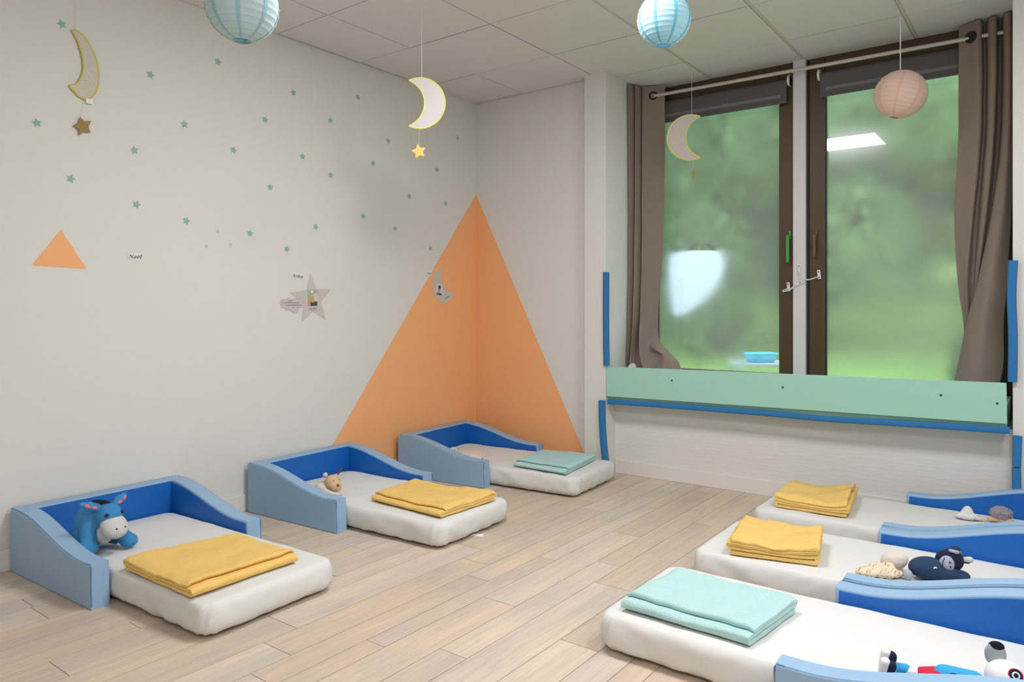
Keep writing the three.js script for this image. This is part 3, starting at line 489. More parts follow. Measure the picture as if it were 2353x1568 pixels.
{
  const pts = curveOn([[2.792, 2.306], [2.768, 2.309], [2.737, 2.289], [2.709, 2.247], [2.688, 2.192], [2.680, 2.137], [2.687, 2.075], [2.709, 2.036], [2.737, 2.018], [2.762, 2.024], [2.783, 2.042], [2.801, 2.062], [2.776, 2.073], [2.757, 2.104], [2.746, 2.140], [2.745, 2.174], [2.753, 2.218], [2.768, 2.266], [2.783, 2.294]]);
  const g = tag(group('moon_mobile'), 'slim grey crescent moon with a yellow-green rim high on the left wall', 'hanging moon');
  mesh('crescent', onWall(pts, 0.003, 0.006), M.moonGrey, g);
  mesh('rim', tube(pts.filter((_, i) => i % 2 === 0).map(([z, y]) => [0.0075, y, z]), 0.0034, 160, 6, true), M.limeDull, g);
  [[2.727, 2.215], [2.722, 2.18], [2.712, 2.15], [2.724, 2.12], [2.735, 2.1], [2.715, 2.09], [2.742, 2.06], [2.725, 2.05], [2.7, 2.09], [2.74, 2.24]].forEach(([z, y]) => { const d = mesh('dot', new THREE.CylinderGeometry(0.002, 0.002, 0.0052, 8), M.limeDull, g); d.rotation.z = Math.PI / 2; d.position.set(0.0075, y, z); });
  const sp = [[2.759, 1.930], [2.740, 1.916], [2.714, 1.924], [2.726, 1.896], [2.717, 1.872], [2.742, 1.872], [2.762, 1.852], [2.765, 1.878], [2.787, 1.889], [2.764, 1.906]];
  mesh('star', onWall(sp, 0.003, 0.008, 0.001), M.gold, g);
  mesh('string', bar([0.009, 1.925, 2.755], [0.008, 2.02, 2.737], 0.0007, 5), M.string, g);
  mesh('string', bar([0.008, 2.3, 2.775], [0.008, H, 2.775], 0.0008, 5), M.string, g);
  mesh('tape', rbox(0.0095, 0.011, 2.0, 2.022, 2.705, 2.735, 0.0006), M.white, g);
}
function lantern(label, [x, y, z], R, paper, seamMat, opts = {}) {
  const { nRib = 14, tilt = 0, open = 0.24, squash = 1 } = opts;
  const g = tag(group('paper_lantern', [x, y, z]), label, 'paper lantern', 'hanging paper lanterns'), n = 120, c = 64;
  const inner = new THREE.Group(); 
  const rad = (a) => { const e = lerp(-Math.PI / 2 + open, Math.PI / 2 - open, a), k = 1 - 0.022 * Math.abs(Math.cos(a * nRib * Math.PI)) ** 0.8 * 0 - 0.02 * (1 - Math.abs(Math.sin(a * nRib * Math.PI))) * -1; return [Math.cos(e) * R * (k - 0.02), Math.sin(e) * R * squash]; };
  const s = mesh('shade', sheet(n, c, (a, b) => { const [r, h] = rad(a), w = b * 2 * Math.PI, cr = 0.006 * R * N3(Math.cos(w) * 6, h * 40, Math.sin(w) * 6); return [Math.cos(w) * (r + cr), h, Math.sin(w) * (r + cr)]; }, { closeU: true, uv: (a, b) => [b, a] }), paper, g);
  s.rotation.z = tilt; s.rotation.y = 0.3;
  for (let k = 0; k < 8; k++) {        // glued overlaps of the paper gores
    const w0 = k / 8 * 2 * Math.PI + 0.2;
    mesh('seam', sheet(40, 3, (a, b) => { const [r, h] = rad(lerp(0.01, 0.99, a)), w = w0 + (b - 0.5) * 0.11; return [Math.cos(w) * (r + 0.0012), h, Math.sin(w) * (r + 0.0012)]; }), seamMat, s);
  }
  for (const e of [-1, 1]) { const t = mesh('wire_ring', new THREE.TorusGeometry(Math.cos(Math.PI / 2 - open) * R, 0.002, 6, 32), seamMat, s); t.rotation.x = Math.PI / 2; t.position.y = e * Math.sin(Math.PI / 2 - open) * R * squash; }
  for (let k = 1; k < nRib; k++) { const [r, h] = rad(k / nRib); const t = mesh('rib', new THREE.TorusGeometry(r - 0.001, 0.0008, 5, 48), seamMat, s); t.rotation.x = Math.PI / 2; t.position.y = h; }
  cord(0, R * 0.9, 0, g, opts.cord ?? 0.0012, H - y);
  return g;
}
const paperMat = (c) => new THREE.MeshPhysicalMaterial({ color: c, roughness: 0.95, transmission: 0.3, thickness: 0, side: THREE.DoubleSide });
lantern('pale blue paper lantern at the top left above the star wall', [1.535, 1.983, 2.939], 0.105, paperMat('#c6dee1'), std('#8fb9c4', 0.9));
lantern('turquoise paper lantern hanging near the middle of the ceiling', [2.222, 2.235, 1.51], 0.106, paperMat('#b2dfe9'), std('#62b6cc', 0.9));
lantern('pink paper lantern hanging in front of the right window', [2.822, 2.204, -0.073], 0.129, paperMat('#f9dccd'), paperMat('#f3cfbe'), { nRib: 16, tilt: -0.25, squash: 0.95, open: 0.16, cord: 0.003 });

// ---------------------------------------------------------------- beds
const BL = 0.66, BW = 0.72, BT = 0.07, BH = 0.25, BE = 0.15, MT = 0.125;
const topOf = (x) => lerp(BH, BE, smooth(0.06, 0.6, x));
function sideShape(inset = 0, x0 = 0, x1 = BL, yb = 0) { const s = [[x0, yb], [x1 + (inset ? 0 : 0.006), yb]]; for (let i = 24; i >= 0; i--) { const x = lerp(x0, x1 - inset, i / 24); s.push([x, topOf(x) - inset]); } return s; }
const bumperParts = (() => {
  const out = {};
  out.side = extrude(sideShape(0), BT - 0.012, 0.006); out.side.translate(0, 0.006, 0.006);
  out.lining = extrude(sideShape(0.0, BT, BL - 0.008, 0.02), 0.004, 0.001);
  out.head = rbox(-0.006, BT + 0.002, 0.001, BH + 0.012, -BW / 2 + BT - 0.012, BW / 2 - BT + 0.012, 0.006, 3);
  out.headLining = rbox(BT - 0.002, BT + 0.006, 0.02, BH + 0.006, -BW / 2 + BT + 0.001, BW / 2 - BT - 0.001, 0.002);
  const pts = []; for (let i = 0; i <= 30; i++) { const x = lerp(0.006, BL + 0.004, i / 30); pts.push([x, topOf(x) + 0.009, 0]); } out.piping = tube([[0.0, 0.02, 0], [-0.001, 0.2, 0], ...pts, [BL + 0.006, 0.1, 0], [BL + 0.01, 0.01, 0]], 0.0028, 90, 6);
  return out;
})();
function bumper(label, pos, turn) {
  const g = tag(group('foam_bed_surround', pos, turn), label, 'bed surround', 'blue foam bed surrounds');
  const h = mesh('head_panel', bumperParts.head, M.lightBlue, g); mesh('lining', bumperParts.headLining, M.royal, h);
  for (const e of [-1, 1]) {
    const s = mesh('side_panel', bumperParts.side, M.lightBlue, g); s.position.z = e > 0 ? BW / 2 - BT : -BW / 2;
    const l = mesh('lining', bumperParts.lining, M.royal, s); l.position.z = e > 0 ? -0.003 : BT - 0.001; l.userData.label = 'royal blue inner lining';
    const p = mesh('piping', bumperParts.piping, M.seam, s); p.position.z = e > 0 ? BT - 0.004 : 0.004;
  }
  return g;
}
// sheeted mattress: rounded slab, rings from the underside round the edge to the middle of the top
function slab(L, W, T, rc, sd, wr = 1) {
  const per = [], nl = 44, ns = 22, nc = 9;
  for (const [cx, cz, a, n] of [[1, 1, 0, ns], [-1, 1, 1, nl], [-1, -1, 2, ns], [1, -1, 3, nl]]) per.push([cx, cz, a, n]);
  const ring = (d) => {
    const hx = L / 2 - d, hz = W / 2 - d, r = Math.max(0, Math.min(rc - d * 0.6, hx, hz)), out = [];
    const corner = [[hx - r, hz - r, 0], [-(hx - r), hz - r, 1], [-(hx - r), -(hz - r), 2], [hx - r, -(hz - r), 3]];
    for (let k = 0; k < 4; k++) {
      const [x, z, q] = corner[k], nx = corner[(k + 1) % 4], n = k % 2 === 0 ? nl : ns;
      for (let i = 0; i <= nc; i++) { const a = (q + i / nc) * Math.PI / 2; out.push([x + Math.cos(a) * r, z + Math.sin(a) * r, Math.cos(a), Math.sin(a)]); }
      const A = out[out.length - 1], a2 = (q + 1) * Math.PI / 2, B = [nx[0] + Math.cos(a2) * r, nx[1] + Math.sin(a2) * r];
      for (let i = 1; i < n; i++) out.push([lerp(A[0], B[0], i / n), lerp(A[1], B[1], i / n), A[2], A[3]]);
    }
    out.push(out[0]); return out;
  };
  const prof = [[W / 2 - 0.002, 0.001], [W / 4, 0.001], [0.05, 0.001], [0.03, 0.002], [0.016, 0.008], [0.006, 0.022], [0.001, 0.04], [0, T * 0.5], [0.001, T * 0.68], [0.004, T * 0.8], [0.01, T * 0.9], [0.019, T * 0.965], [0.031, T * 0.995], [0.05, T], [0.085, T], [0.12, T], [0.16, T], [0.2, T], [0.24, T], [W / 2, T]];
  const rings = prof.map(([d]) => ring(d)), R = prof.length - 1, C = rings[0].length - 1;
  return sheet(R, C, (a, b) => {
    const i = Math.round(a * R), j = Math.round(b * C), [d, h] = prof[i], [x, z, nx, nz] = rings[i][j];
    const side = smooth(0.003, 0.02, h) * smooth(T, T * 0.75, h) , low = smooth(0.05, 0.0, h) * smooth(0.06, 0.02, d), top = smooth(T * 0.9, T, h);
    const s = x * nz - z * nx, fold = N3((s + h * 1.6) * 11, h * 5, sd) * 0.009 + N3((s - h * 1.1) * 24, h * 12, sd + 4) * 0.0035;
    const pull = (fold * side + 0.009 * N3(s * 14, 2, sd + 8) * low) * wr;
    const wav = top * wr * (0.0030 * (N3(x * 5, z * 7, sd + 1) - 0.7) + 0.0035 * (N3((x + z * 0.6) * 9, (z - x) * 3, sd + 2) - 0.7) + 0.0016 * N3(x * 4, z * 34, sd + 3) * smooth(0.3, -0.3, N3(x * 3, z * 3, sd + 5)));
    return [x + nx * pull, Math.max(0.0005, h + wav + low * 0.006 * (1 + N3(s * 18, 5, sd)) * wr), z + nz * pull];
  }, { closeU: true });
}
function mattress(label, pos, turn, sd, foot = 0, wr = 1) {
  const g = tag(group('mattress', pos, turn), label, 'mattress', 'white sheeted mattresses');
  const geo = slab(1.17, 0.565, MT, 0.058, sd, wr); geo.translate(0.08 + 1.17 / 2, 0, 0); mesh('fitted_sheet', geo, M.sheetWhite, g);
  return g;
}
const left = [[0.016, 2.672, 0.035, 'bed nearest the camera by the left wall'], [0.022, 1.585, 0.055, 'middle bed by the left wall'], [0.034, 0.505, 0.08, 'bed in the orange corner']];
left.forEach(([x, z, t, w], i) => { bumper(`light blue foam surround with royal lining, ${w}`, [x, 0, z], t); mattress(`white sheeted mattress, ${w}`, [x, 0.001, z], t, 10 + i * 7, 0, 1.15); });
const right = [[3.55, 1.905, Math.PI, 'nearest bed on the right'], [3.55, 1.15, Math.PI + 0.01, 'middle bed on the right'], [3.545, 0.415, Math.PI, 'far bed on the right by the window wall']];
right.forEach(([x, z, t, w], i) => { bumper(`light blue foam surround with royal lining, ${w}`, [x, 0, z], t); mattress(`white sheeted mattress, ${w}`, [x, 0.001, z], t, 50 + i * 9, 0, 1); });
{ const t = tag(mesh('care_label', rbox(-0.03, 0.03, 0, 0.0015, -0.016, 0.016, 0.0006), M.white), 'white fabric care label lying on the floor under the middle left mattress', 'label'); t.position.set(1.262, 0.0005, 1.515); t.rotation.y = 0.4; }

// ---------------------------------------------------------------- folded blankets: a ribbon folded to and fro, laid on a quadrilateral A B C D
function blanket(label, mat, quad, { along = 'x', layers = 4, t = 0.008, gap = 0.0015, y0 = MT + 0.002, sd = 1, flip = false, puff = 0.004, turnUp = 0, sag = 0 }) {
  const [A, B, C, D] = quad, len = along === 'x' ? Math.hypot(D[0] - A[0], D[1] - A[1]) : Math.hypot(B[0] - A[0], B[1] - A[1]);   // length of the folded way
  const line = []; const p = t + gap;
  for (let k = 0; k < layers; k++) {
    const h = t / 2 + k * p, fwd = k % 2 === 0, a0 = k === 0 ? 0.01 : p / 2, a1 = k === layers - 1 ? len - 0.004 - 0.012 * ((sd * 7) % 3) : len - p / 2, n = 22;
    const inset = 0.006 * hash(k, sd, 5);
    for (let i = 0; i <= n; i++) { const s = fwd ? lerp(a0, a1 - inset, i / n) : lerp(a1 - inset, a0, i / n); line.push([s, h]); }
    if (k < layers - 1) { const e = line[line.length - 1]; for (let i = 1; i < 8; i++) { const w = -Math.PI / 2 + Math.PI * i / 8; line.push([e[0] + (fwd ? 1 : -1) * Math.cos(w) * p * 0.62, h + p / 2 + Math.sin(w) * p / 2]); } }
  }
  const off = (s) => line.map((q, i) => { const a = line[Math.max(0, i - 1)], b = line[Math.min(line.length - 1, i + 1)], dx = b[0] - a[0], dy = b[1] - a[1], l = Math.hypot(dx, dy) || 1; return [q[0] - dy / l * s, q[1] + dx / l * s]; });
  const up = off(t / 2), dn = off(-t / 2), loop = [...up, ...dn.reverse(), up[0]], m = loop.length - 1, M2 = 26, hTot = layers * p;
  const place = (s, e, h, li) => {
    let u = s / len, v = e; if (flip) u = 1 - u;
    const pp = along === 'x' ? u : v, qq = along === 'x' ? v : u;
    const lay = clamp(h / hTot), x = lerp(lerp(A[0], D[0], pp), lerp(B[0], C[0], pp), qq), z = lerp(lerp(A[1], D[1], pp), lerp(B[1], C[1], pp), qq);
    const droop = 1 - 0.3 * smooth(0.9, 1.0, Math.abs(2 * v - 1)) * lay; const dip = sag * lay * ((2 * (along === 'x' ? u : v) - 1) ** 2 - 0.45) + sag * 0.6 * lay * N3(u * 3, v * 3, sd + 20); const w = dip + puff * lay * (N3(x * 9, z * 9, sd) + 0.6 * N3(x * 22, z * 22, sd + 3)) + turnUp * smooth(0.7, 1.05, u) * lay + 0.5 * turnUp * smooth(0.75, 1, Math.abs(2 * v - 1)) * N3(v * 4, lay * 3, sd) ;
    const jag = 0.006 * N3(lay * 5, v > 0.5 ? 3 : 9, sd) * (v > 0.5 ? 1 : -1);
    return [x + 0.003 * N3(z * 14, lay * 4, sd), y0 + h * droop + Math.max(-0.4 * h, w), z + 0.003 * N3(x * 14, lay * 4, sd + 6) + jag * 0.5];
  };
  const body = sheet(M2, m, (a, b) => { const q = loop[Math.round(b * m)]; return place(q[0], lerp(0.0, 1.0, a), Math.max(0.0004, q[1])); }, { closeU: true });
  const caps = [0, 1].map((e) => { const n = up.length - 1, d2 = off(-t / 2); return sheet(1, n, (a, b) => { const i = Math.round(b * n), q = a < 0.5 ? up[i] : d2[i]; return place(q[0], e, Math.max(0.0004, q[1])); }); });
  return tag(mesh('folded_blanket', mergeGeometries([body, ...caps]), mat), label, 'blanket', 'folded blankets');
}
blanket('yellow folded blanket on the bed with the blue plush donkey', M.yellow, [[0.73, 2.905], [0.80, 2.475], [1.175, 2.475], [1.185, 2.9]], { along: 'x', layers: 3, t: 0.0125, gap: 0.003, sd: 2, puff: 0.007, turnUp: 0.004, sag: 0.006 });
blanket('yellow folded blanket on the middle left bed', M.yellow, [[0.745, 1.715], [0.725, 1.405], [1.235, 1.335], [1.225, 1.735]], { along: 'z', layers: 3, t: 0.011, gap: 0.003, sd: 5, flip: true, puff: 0.009, turnUp: 0.006, sag: 0.01 });
blanket('aqua folded blanket on the bed in the orange corner', M.aqua, [[0.845, 0.665], [0.795, 0.30], [1.15, 0.205], [1.222, 0.67]], { along: 'z', layers: 3, t: 0.011, gap: 0.0025, sd: 8, flip: true, puff: 0.004 });
blanket('yellow folded blanket on the far right bed by the window wall', M.yellow, [[2.385, 0.625], [2.385, 0.285], [2.665, 0.19], [2.716, 0.618]], { along: 'x', layers: 4, t: 0.0125, gap: 0.004, sd: 11, flip: true, puff: 0.008, turnUp: 0.008, sag: 0.02 });
blanket('yellow folded blanket on the middle right bed', M.yellow, [[2.45, 1.42], [2.39, 1.07], [2.71, 1.07], [2.765, 1.345]], { along: 'x', layers: 4, t: 0.013, gap: 0.005, sd: 14, puff: 0.012, turnUp: 0.008, sag: 0.014 });
blanket('large aqua folded blanket on the nearest right bed', M.aqua, [[2.362, 2.12], [2.40, 1.80], [2.815, 1.815], [2.775, 2.135]], { along: 'z', layers: 3, t: 0.014, gap: 0.003, sd: 17, flip: true, puff: 0.006, turnUp: 0.004, sag: 0.006 });

// ---------------------------------------------------------------- soft toys
// blue plush donkey, front to +x
{
  const g = tag(group('plush_donkey', [0.405, MT + 0.003, 2.862], 0.12), 'blue plush donkey with a pale grey muzzle sitting on the nearest left bed', 'soft toy');
  mesh('body', soft([{ c: [-0.02, 0.095, 0], r: [0.072, 0.085, 0.066] }, { c: [0.02, 0.125, 0], r: [0.06, 0.06, 0.055] }, { c: [-0.045, 0.05, 0], r: [0.06, 0.05, 0.07] },
    { c: [0.085, 0.14, 0.0], r: [0.052, 0.05, 0.047] }, { a: [0.03, 0.1, 0.045], b: [0.05, 0.03, 0.062], ra: 0.032, rb: 0.03 }, { c: [0.062, 0.026, 0.065], r: [0.036, 0.028, 0.033] },
    { a: [0.04, 0.1, -0.045], b: [0.085, 0.03, -0.07], ra: 0.03, rb: 0.026 }, { c: [0.1, 0.026, -0.075], r: [0.034, 0.027, 0.03] }, { a: [-0.03, 0.04, 0.05], b: [0.02, 0.022, 0.068], ra: 0.034, rb: 0.022 }, { a: [-0.03, 0.04, -0.05], b: [0.02, 0.022, -0.068], ra: 0.034, rb: 0.022 }], 0.014, 0.0045), M.plushBlue, g);
  mesh('belly', soft([{ c: [0.055, 0.075, 0], r: [0.036, 0.05, 0.036] }], 0.01, 0.0045), M.plushGrey, g);
  const hd = mesh('muzzle', soft([{ c: [0.128, 0.098, 0], r: [0.045, 0.038, 0.047], turn: -0.5 }, { c: [0.112, 0.115, 0], r: [0.045, 0.036, 0.044], turn: -0.5 }], 0.015, 0.0045), M.plushGrey, g);
  for (const s of [-1, 1]) { const n = mesh('nostril', new THREE.SphereGeometry(0.0035, 10, 8), M.eye, hd); n.position.set(0.166, 0.105, 0.017 * s); const e = mesh('button_eye', new THREE.SphereGeometry(0.0075, 14, 10), M.eye, g); e.position.set(0.124, 0.155, 0.031 * s); }
  mesh('mouth', tube([[0.146, 0.07, 0.03], [0.155, 0.066, 0.012], [0.156, 0.066, -0.012], [0.147, 0.07, -0.03]], 0.0012, 24, 6), M.eye, hd);
  for (const s of [-1, 1]) {           // ears held up and out to the sides
    const tip = [0.05, 0.2, 0.088 * s];
    const e = mesh('ear', soft([{ a: [0.07, 0.172, 0.03 * s], b: [0.06, 0.188, 0.06 * s], ra: 0.011, rb: 0.0165 }, { a: [0.06, 0.188, 0.06 * s], b: tip, ra: 0.0165, rb: 0.009 }], 0.008, 0.004), M.plushBlue, g);
    mesh('ear_lining', soft([{ a: [0.076, 0.18, 0.046 * s], b: [0.066, 0.194, 0.076 * s], ra: 0.007, rb: 0.008 }], 0.006, 0.0035), M.pink, e);
  }
  mesh('mane', soft([[-0.02, 0.178, 0.012], [0.0, 0.184, 0.013], [0.02, 0.186, 0.013], [0.04, 0.187, 0.013], [0.06, 0.189, 0.013], [0.08, 0.189, 0.012]].map(([x, y, r]) => ({ c: [x, y, 0], r: [r, r * 0.8, r * 0.6] })), 0.008, 0.0035, 0.001, 90), M.navyDark, g);
  mesh('tail', tube([[-0.082, 0.07, 0.01], [-0.098, 0.062, 0.015], [-0.108, 0.04, 0.022], [-0.112, 0.02, 0.03]], 0.009, 24, 10), M.plushBlue, g);
}
// tan deer comforter with a crumpled cream cloth body
{
  const g = tag(group('deer_comforter', [0.462, MT + 0.001, 1.742], 0.2), 'tan deer comforter with a crumpled cream cloth body on the middle left bed', 'soft toy'); g.scale.setScalar(1.12);
  const cl = mesh('cloth_body', soft([{ c: [-0.035, 0.022, 0.0], r: [0.045, 0.026, 0.045] }, { a: [-0.05, 0.018, 0.025], b: [0.02, 0.018, 0.05], ra: 0.018, rb: 0.014 }, { a: [-0.05, 0.03, -0.02], b: [-0.01, 0.04, -0.03], ra: 0.02, rb: 0.016 }, { a: [0.0, 0.01, 0.055], b: [0.06, 0.008, 0.03], ra: 0.012, rb: 0.007 }, { a: [0.05, 0.006, 0.03], b: [0.085, 0.006, 0.02], ra: 0.007, rb: 0.004 }], 0.012, 0.0035, 0.004, 45), M.cream, g);
  const h = mesh('head', soft([{ c: [0.01, 0.05, -0.005], r: [0.036, 0.034, 0.036] }, { c: [0.038, 0.036, 0.008], r: [0.03, 0.024, 0.027] }], 0.014, 0.0035), M.tan, g);
  mesh('nose', new THREE.SphereGeometry(0.007, 12, 8), M.noseBrown, h).position.set(0.062, 0.046, 0.02);
  for (const [x, y, z] of [[0.036, 0.066, 0.02], [0.045, 0.064, -0.012]]) mesh('stitched_eye', new THREE.SphereGeometry(0.002, 8, 6), M.eye, h).position.set(x, y, z);
  for (const s of [1]) mesh('ear', soft([{ c: [-0.018, 0.083, 0.012], r: [0.014, 0.012, 0.009], turn: 0.6 }], 0.004, 0.003), M.cream, h);
  mesh('antler', mergeGeometries([tube([[0.022, 0.08, -0.028], [0.026, 0.094, -0.032], [0.022, 0.104, -0.03]], 0.0035, 12, 6), tube([[0.025, 0.09, -0.031], [0.033, 0.102, -0.04], [0.032, 0.11, -0.044]], 0.0035, 12, 6)]), M.antler, h);
}
// white flat comforter on the corner bed
{
  const g = tag(group('seal_comforter', [0.46, MT + 0.001, 0.63], 0.1), 'off-white flat comforter toy with a small grey head on the corner bed', 'soft toy'); g.scale.setScalar(1.2);
  mesh('cloth_body', soft([{ c: [0.0, 0.012, 0.0], r: [0.08, 0.02, 0.05] }, { a: [-0.06, 0.014, -0.02], b: [0.05, 0.016, -0.03], ra: 0.016, rb: 0.012 }, { c: [0.05, 0.008, 0.02], r: [0.05, 0.012, 0.03] }], 0.014, 0.004, 0.003, 40), M.cream, g);
  const h = mesh('head', soft([{ c: [-0.092, 0.026, 0.01], r: [0.024, 0.022, 0.024] }], 0.01, 0.0035), M.plushGrey, g);
  for (const z of [0.0, 0.024]) mesh('bead_eye', new THREE.SphereGeometry(0.0024, 8, 6), M.eye, h).position.set(-0.074, 0.036, z);
  mesh('tag_ribbon', soft([{ a: [0.065, 0.01, 0.035], b: [0.105, 0.008, 0.02], ra: 0.008, rb: 0.003 }], 0.004, 0.003), M.greyFur, g);
}
// navy plush donkey lying down, spotted beige comforter beside it
{
  const g = tag(group('plush_donkey', [3.112, MT + 0.001, 1.235], 0.6), 'navy plush donkey with a smiling grey muzzle lying on the middle right bed', 'soft toy'); g.scale.setScalar(0.84);
  mesh('body', soft([{ c: [-0.01, 0.045, 0.0], r: [0.075, 0.045, 0.055] }, { c: [0.05, 0.03, 0.01], r: [0.06, 0.032, 0.05] }, { c: [0.105, 0.02, 0.015], r: [0.05, 0.022, 0.04] }], 0.016, 0.0045), M.navy, g);
  const h = mesh('head', soft([{ c: [0.095, 0.075, -0.012], r: [0.048, 0.047, 0.045] }, { c: [0.062, 0.078, 0.0], r: [0.035, 0.038, 0.038] }], 0.012, 0.0045), M.navyDark, g);
  const mz = mesh('muzzle', soft([{ c: [0.058, 0.07, 0.022], r: [0.03, 0.036, 0.026] }], 0.01, 0.0035), M.plushMid, h);
  mesh('smile', tube([[0.044, 0.1, 0.034], [0.032, 0.085, 0.042], [0.032, 0.062, 0.043], [0.046, 0.046, 0.04]], 0.0016, 24, 6), M.thread, mz);
  for (const [x, y] of [[0.058, 0.085], [0.06, 0.066]]) mesh('nostril', new THREE.SphereGeometry(0.004, 8, 6), M.thread, mz).position.set(x, y, 0.047);
  const e1 = mesh('ear', soft([{ a: [0.085, 0.115, 0.0], b: [0.105, 0.126, 0.006], ra: 0.012, rb: 0.016 }], 0.006, 0.0035), M.navy, h); mesh('ear_lining', soft([{ a: [0.078, 0.122, 0.012], b: [0.103, 0.118, 0.018], ra: 0.007, rb: 0.009 }], 0.004, 0.003), M.plushMid, e1);
  const e2 = mesh('ear', soft([{ a: [0.13, 0.075, -0.01], b: [0.165, 0.075, -0.015], ra: 0.012, rb: 0.016 }], 0.006, 0.0035), M.navy, h); mesh('ear_lining', soft([{ a: [0.135, 0.082, 0.0], b: [0.168, 0.08, -0.003], ra: 0.009, rb: 0.013 }], 0.004, 0.003), M.plushGrey, e2);
  mesh('mane', soft([[0.125, 0.105], [0.13, 0.095], [0.122, 0.112]].map(([x, y]) => ({ c: [x, y, -0.012], r: [0.011, 0.011, 0.011] })), 0.004, 0.003, 0.001, 90), M.khaki, h);
  const st = mesh('embroidered_star', extrude(starPts(0.012, 0.006, 0.2), 0.0015), M.threadWhite, g); st.position.set(-0.005, 0.066, 0.046); st.rotation.set(-0.75, 0, 0);
  for (const x of [-0.085]) mesh('foot', soft([{ c: [x - 0.015, 0.022, 0.02], r: [0.018, 0.022, 0.02] }], 0.005, 0.0035), M.plushMid, g);
}
{
  const spots = dataTex(256, 256, (u, v) => { const k = vn(u, v, 60, 80, 700) > 0.8 ? 0.5 : 1, b = fb(u, v, 6, 6, 705, 3); return [222 * k + 10 * b, 205 * k + 10 * b, 178 * k]; });
  const g = tag(group('spotted_comforter', [2.962, MT + 0.002, 1.285], 0.6), 'beige spotted crumpled comforter beside the navy plush donkey', 'soft toy');
  mesh('cloth_body', soft([{ c: [-0.04, 0.014, 0.03], r: [0.06, 0.018, 0.035] }, { a: [-0.02, 0.02, 0.0], b: [0.03, 0.028, 0.01], ra: 0.018, rb: 0.014 }, { c: [0.02, 0.01, 0.03], r: [0.05, 0.014, 0.03] }], 0.012, 0.0035, 0.006, 45), std('#ffffff', 1, { map: rep(spots, 4, 4) }), g);
  mesh('head', soft([{ c: [0.06, 0.034, -0.03], r: [0.042, 0.034, 0.034] }, { c: [0.09, 0.04, -0.03], r: [0.02, 0.022, 0.024] }], 0.012, 0.004, 0.003, 50), M.cream, g);
}
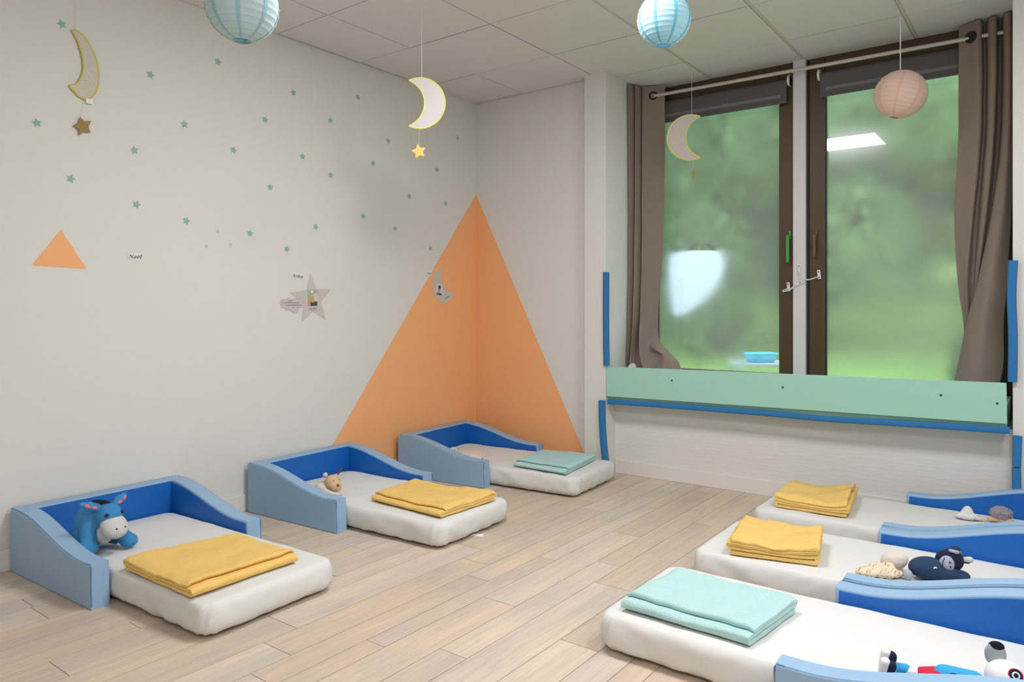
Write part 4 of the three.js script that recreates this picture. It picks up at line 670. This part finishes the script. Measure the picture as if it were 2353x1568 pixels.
// doll in a blue top and red shorts, its white head at the frame's edge
{
  const g = tag(group('cloth_doll', [3.155, MT + 0.006, 2.10], 0.33), 'cloth doll in blue top, red shorts and navy sneakers lying on the nearest right bed', 'soft toy'); g.scale.setScalar(0.72);
  const at = (x, y, z = 0) => [x, y, z];
  for (const [z, y, x] of [[0.03, 0.022, -0.012], [-0.03, 0.03, 0.0]]) {
    const l = mesh('leg', soft([{ a: at(0.0 + x, y, z), b: at(0.09, 0.024, z * 0.6), ra: 0.016, rb: 0.02 }], 0.004, 0.004), M.white, g);
    mesh('sock', soft([{ a: at(-0.02 + x, y + 0.002, z), b: at(0.015 + x, y + 0.002, z), ra: 0.018, rb: 0.019 }], 0.004, 0.0035), M.skyBlue, l);
    const s = mesh('sneaker', soft([{ a: at(-0.04 + x, y + 0.004, z), b: at(-0.03 + x, y + 0.042, z), ra: 0.02, rb: 0.018 }], 0.004, 0.0035), M.navyDark, l);
    mesh('sole', soft([{ a: at(-0.056 + x, y + 0.002, z), b: at(-0.048 + x, y + 0.052, z), ra: 0.017, rb: 0.017 }], 0.003, 0.0035), M.white, s);
    for (const k of [0, 1, 2]) mesh('lace', tube([at(-0.025 + x, y + 0.012 + k * 0.014, z - 0.014), at(-0.016 + x, y + 0.014 + k * 0.014, z), at(-0.025 + x, y + 0.012 + k * 0.014, z + 0.014)], 0.0035, 10, 6), M.white, s);
  }
  mesh('shorts', soft([{ a: at(0.07, 0.026, 0.02), b: at(0.13, 0.032, 0.012), ra: 0.026, rb: 0.034 }, { a: at(0.07, 0.026, -0.02), b: at(0.13, 0.032, -0.012), ra: 0.026, rb: 0.034 }], 0.01, 0.004), M.red, g);
  mesh('top', soft([{ a: at(0.135, 0.036, 0), b: at(0.22, 0.034, 0), ra: 0.042, rb: 0.036 }, { a: at(0.2, 0.036, 0.03), b: at(0.15, 0.03, 0.06), ra: 0.016, rb: 0.015 }, { a: at(0.22, 0.03, 0), b: at(0.255, 0.028, 0), ra: 0.03, rb: 0.024 }], 0.01, 0.004), M.skyBlue, g);
  mesh('mitten', soft([{ c: at(0.15, 0.055, 0.055), r: [0.026, 0.022, 0.022] }, { c: at(0.178, 0.05, 0.06), r: [0.015, 0.018, 0.016] }], 0.006, 0.0035), M.plushBlack, g);
  const h = mesh('head', soft([{ c: at(0.315, 0.062, 0.0), r: [0.062, 0.058, 0.062] }], 0.01, 0.005), M.white, g);
  const ear = mesh('ear', soft([{ c: at(0.295, 0.125, -0.035), r: [0.034, 0.042, 0.012] }], 0.004, 0.004), M.greyEar, h);
  mesh('ear_edge', soft([{ c: at(0.298, 0.15, -0.037), r: [0.026, 0.02, 0.013] }], 0.003, 0.004), M.plushBlack, ear);
  for (const [m, r, z] of [[M.red, 0.022, 0.0], [M.navyDark, 0.019, 0.0015], [M.white, 0.012, 0.003], [M.navyDark, 0.007, 0.0045]]) { const e = mesh('eye_patch', new THREE.CylinderGeometry(r, r, 0.004, 24), m, h); e.rotation.set(Math.PI / 2 - 0.5, 0, 0); e.position.set(0.33, 0.096 + z * 0.5, 0.048 + z); }
}
// two small toys on the far right bed
{
  const a = tag(group('white_comforter', [3.15, MT + 0.001, 0.30], 0.4), 'small white cloth comforter on the far right bed', 'soft toy');
  mesh('cloth_body', soft([{ c: [0, 0.012, 0], r: [0.05, 0.016, 0.03] }, { c: [0.0, 0.028, 0.0], r: [0.022, 0.03, 0.02] }], 0.015, 0.004, 0.003, 50), M.sheetWhite, a);
  mesh('cloth_corner', soft([{ a: [0.03, 0.008, 0.02], b: [0.075, 0.006, 0.015], ra: 0.008, rb: 0.004 }], 0.004, 0.003), M.cream, a);
  const b = tag(group('fluffy_toy', [3.275, MT + 0.001, 0.255], 0.4), 'small grey fluffy toy on the far right bed', 'soft toy');
  mesh('fur_body', soft([{ c: [0, 0.034, 0], r: [0.046, 0.032, 0.036] }], 0.01, 0.0035, 0.008, 110), M.greyFur, b);
  mesh('paws', soft([{ a: [-0.05, 0.01, 0.01], b: [0.03, 0.01, 0.022], ra: 0.01, rb: 0.01 }], 0.004, 0.0035), M.tan, b);
}
// printed cloth peeping over the guard board
{
  const t = canvasTex(64, 64, (c) => { c.fillStyle = '#e6ddd6'; c.fillRect(0, 0, 64, 64); c.fillStyle = '#b6504e'; for (const [x, y] of [[14, 16], [44, 10], [30, 40], [54, 50]]) { c.beginPath(); c.arc(x, y, 5, 0, 7); c.fill(); } c.fillStyle = '#4a4a52'; for (const [x, y] of [[28, 20], [12, 46], [50, 30]]) { c.beginPath(); c.arc(x, y, 3, 0, 7); c.fill(); } });
  const m = tag(mesh('printed_cloth', sheet(10, 14, (a, b) => [1.215 + 0.075 * b, 0.622 + 0.1 * (1 - a) * (0.55 + 0.45 * Math.sin(b * 3)), -0.09 + 0.012 * Math.sin(b * 7 + a * 3)], { uv: (a, b) => [b, a] }), std('#ffffff', 0.95, { map: t })), 'small white printed cloth peeping over the mint board by the left curtain', 'cloth');
}
renderer.render(scene, camera);
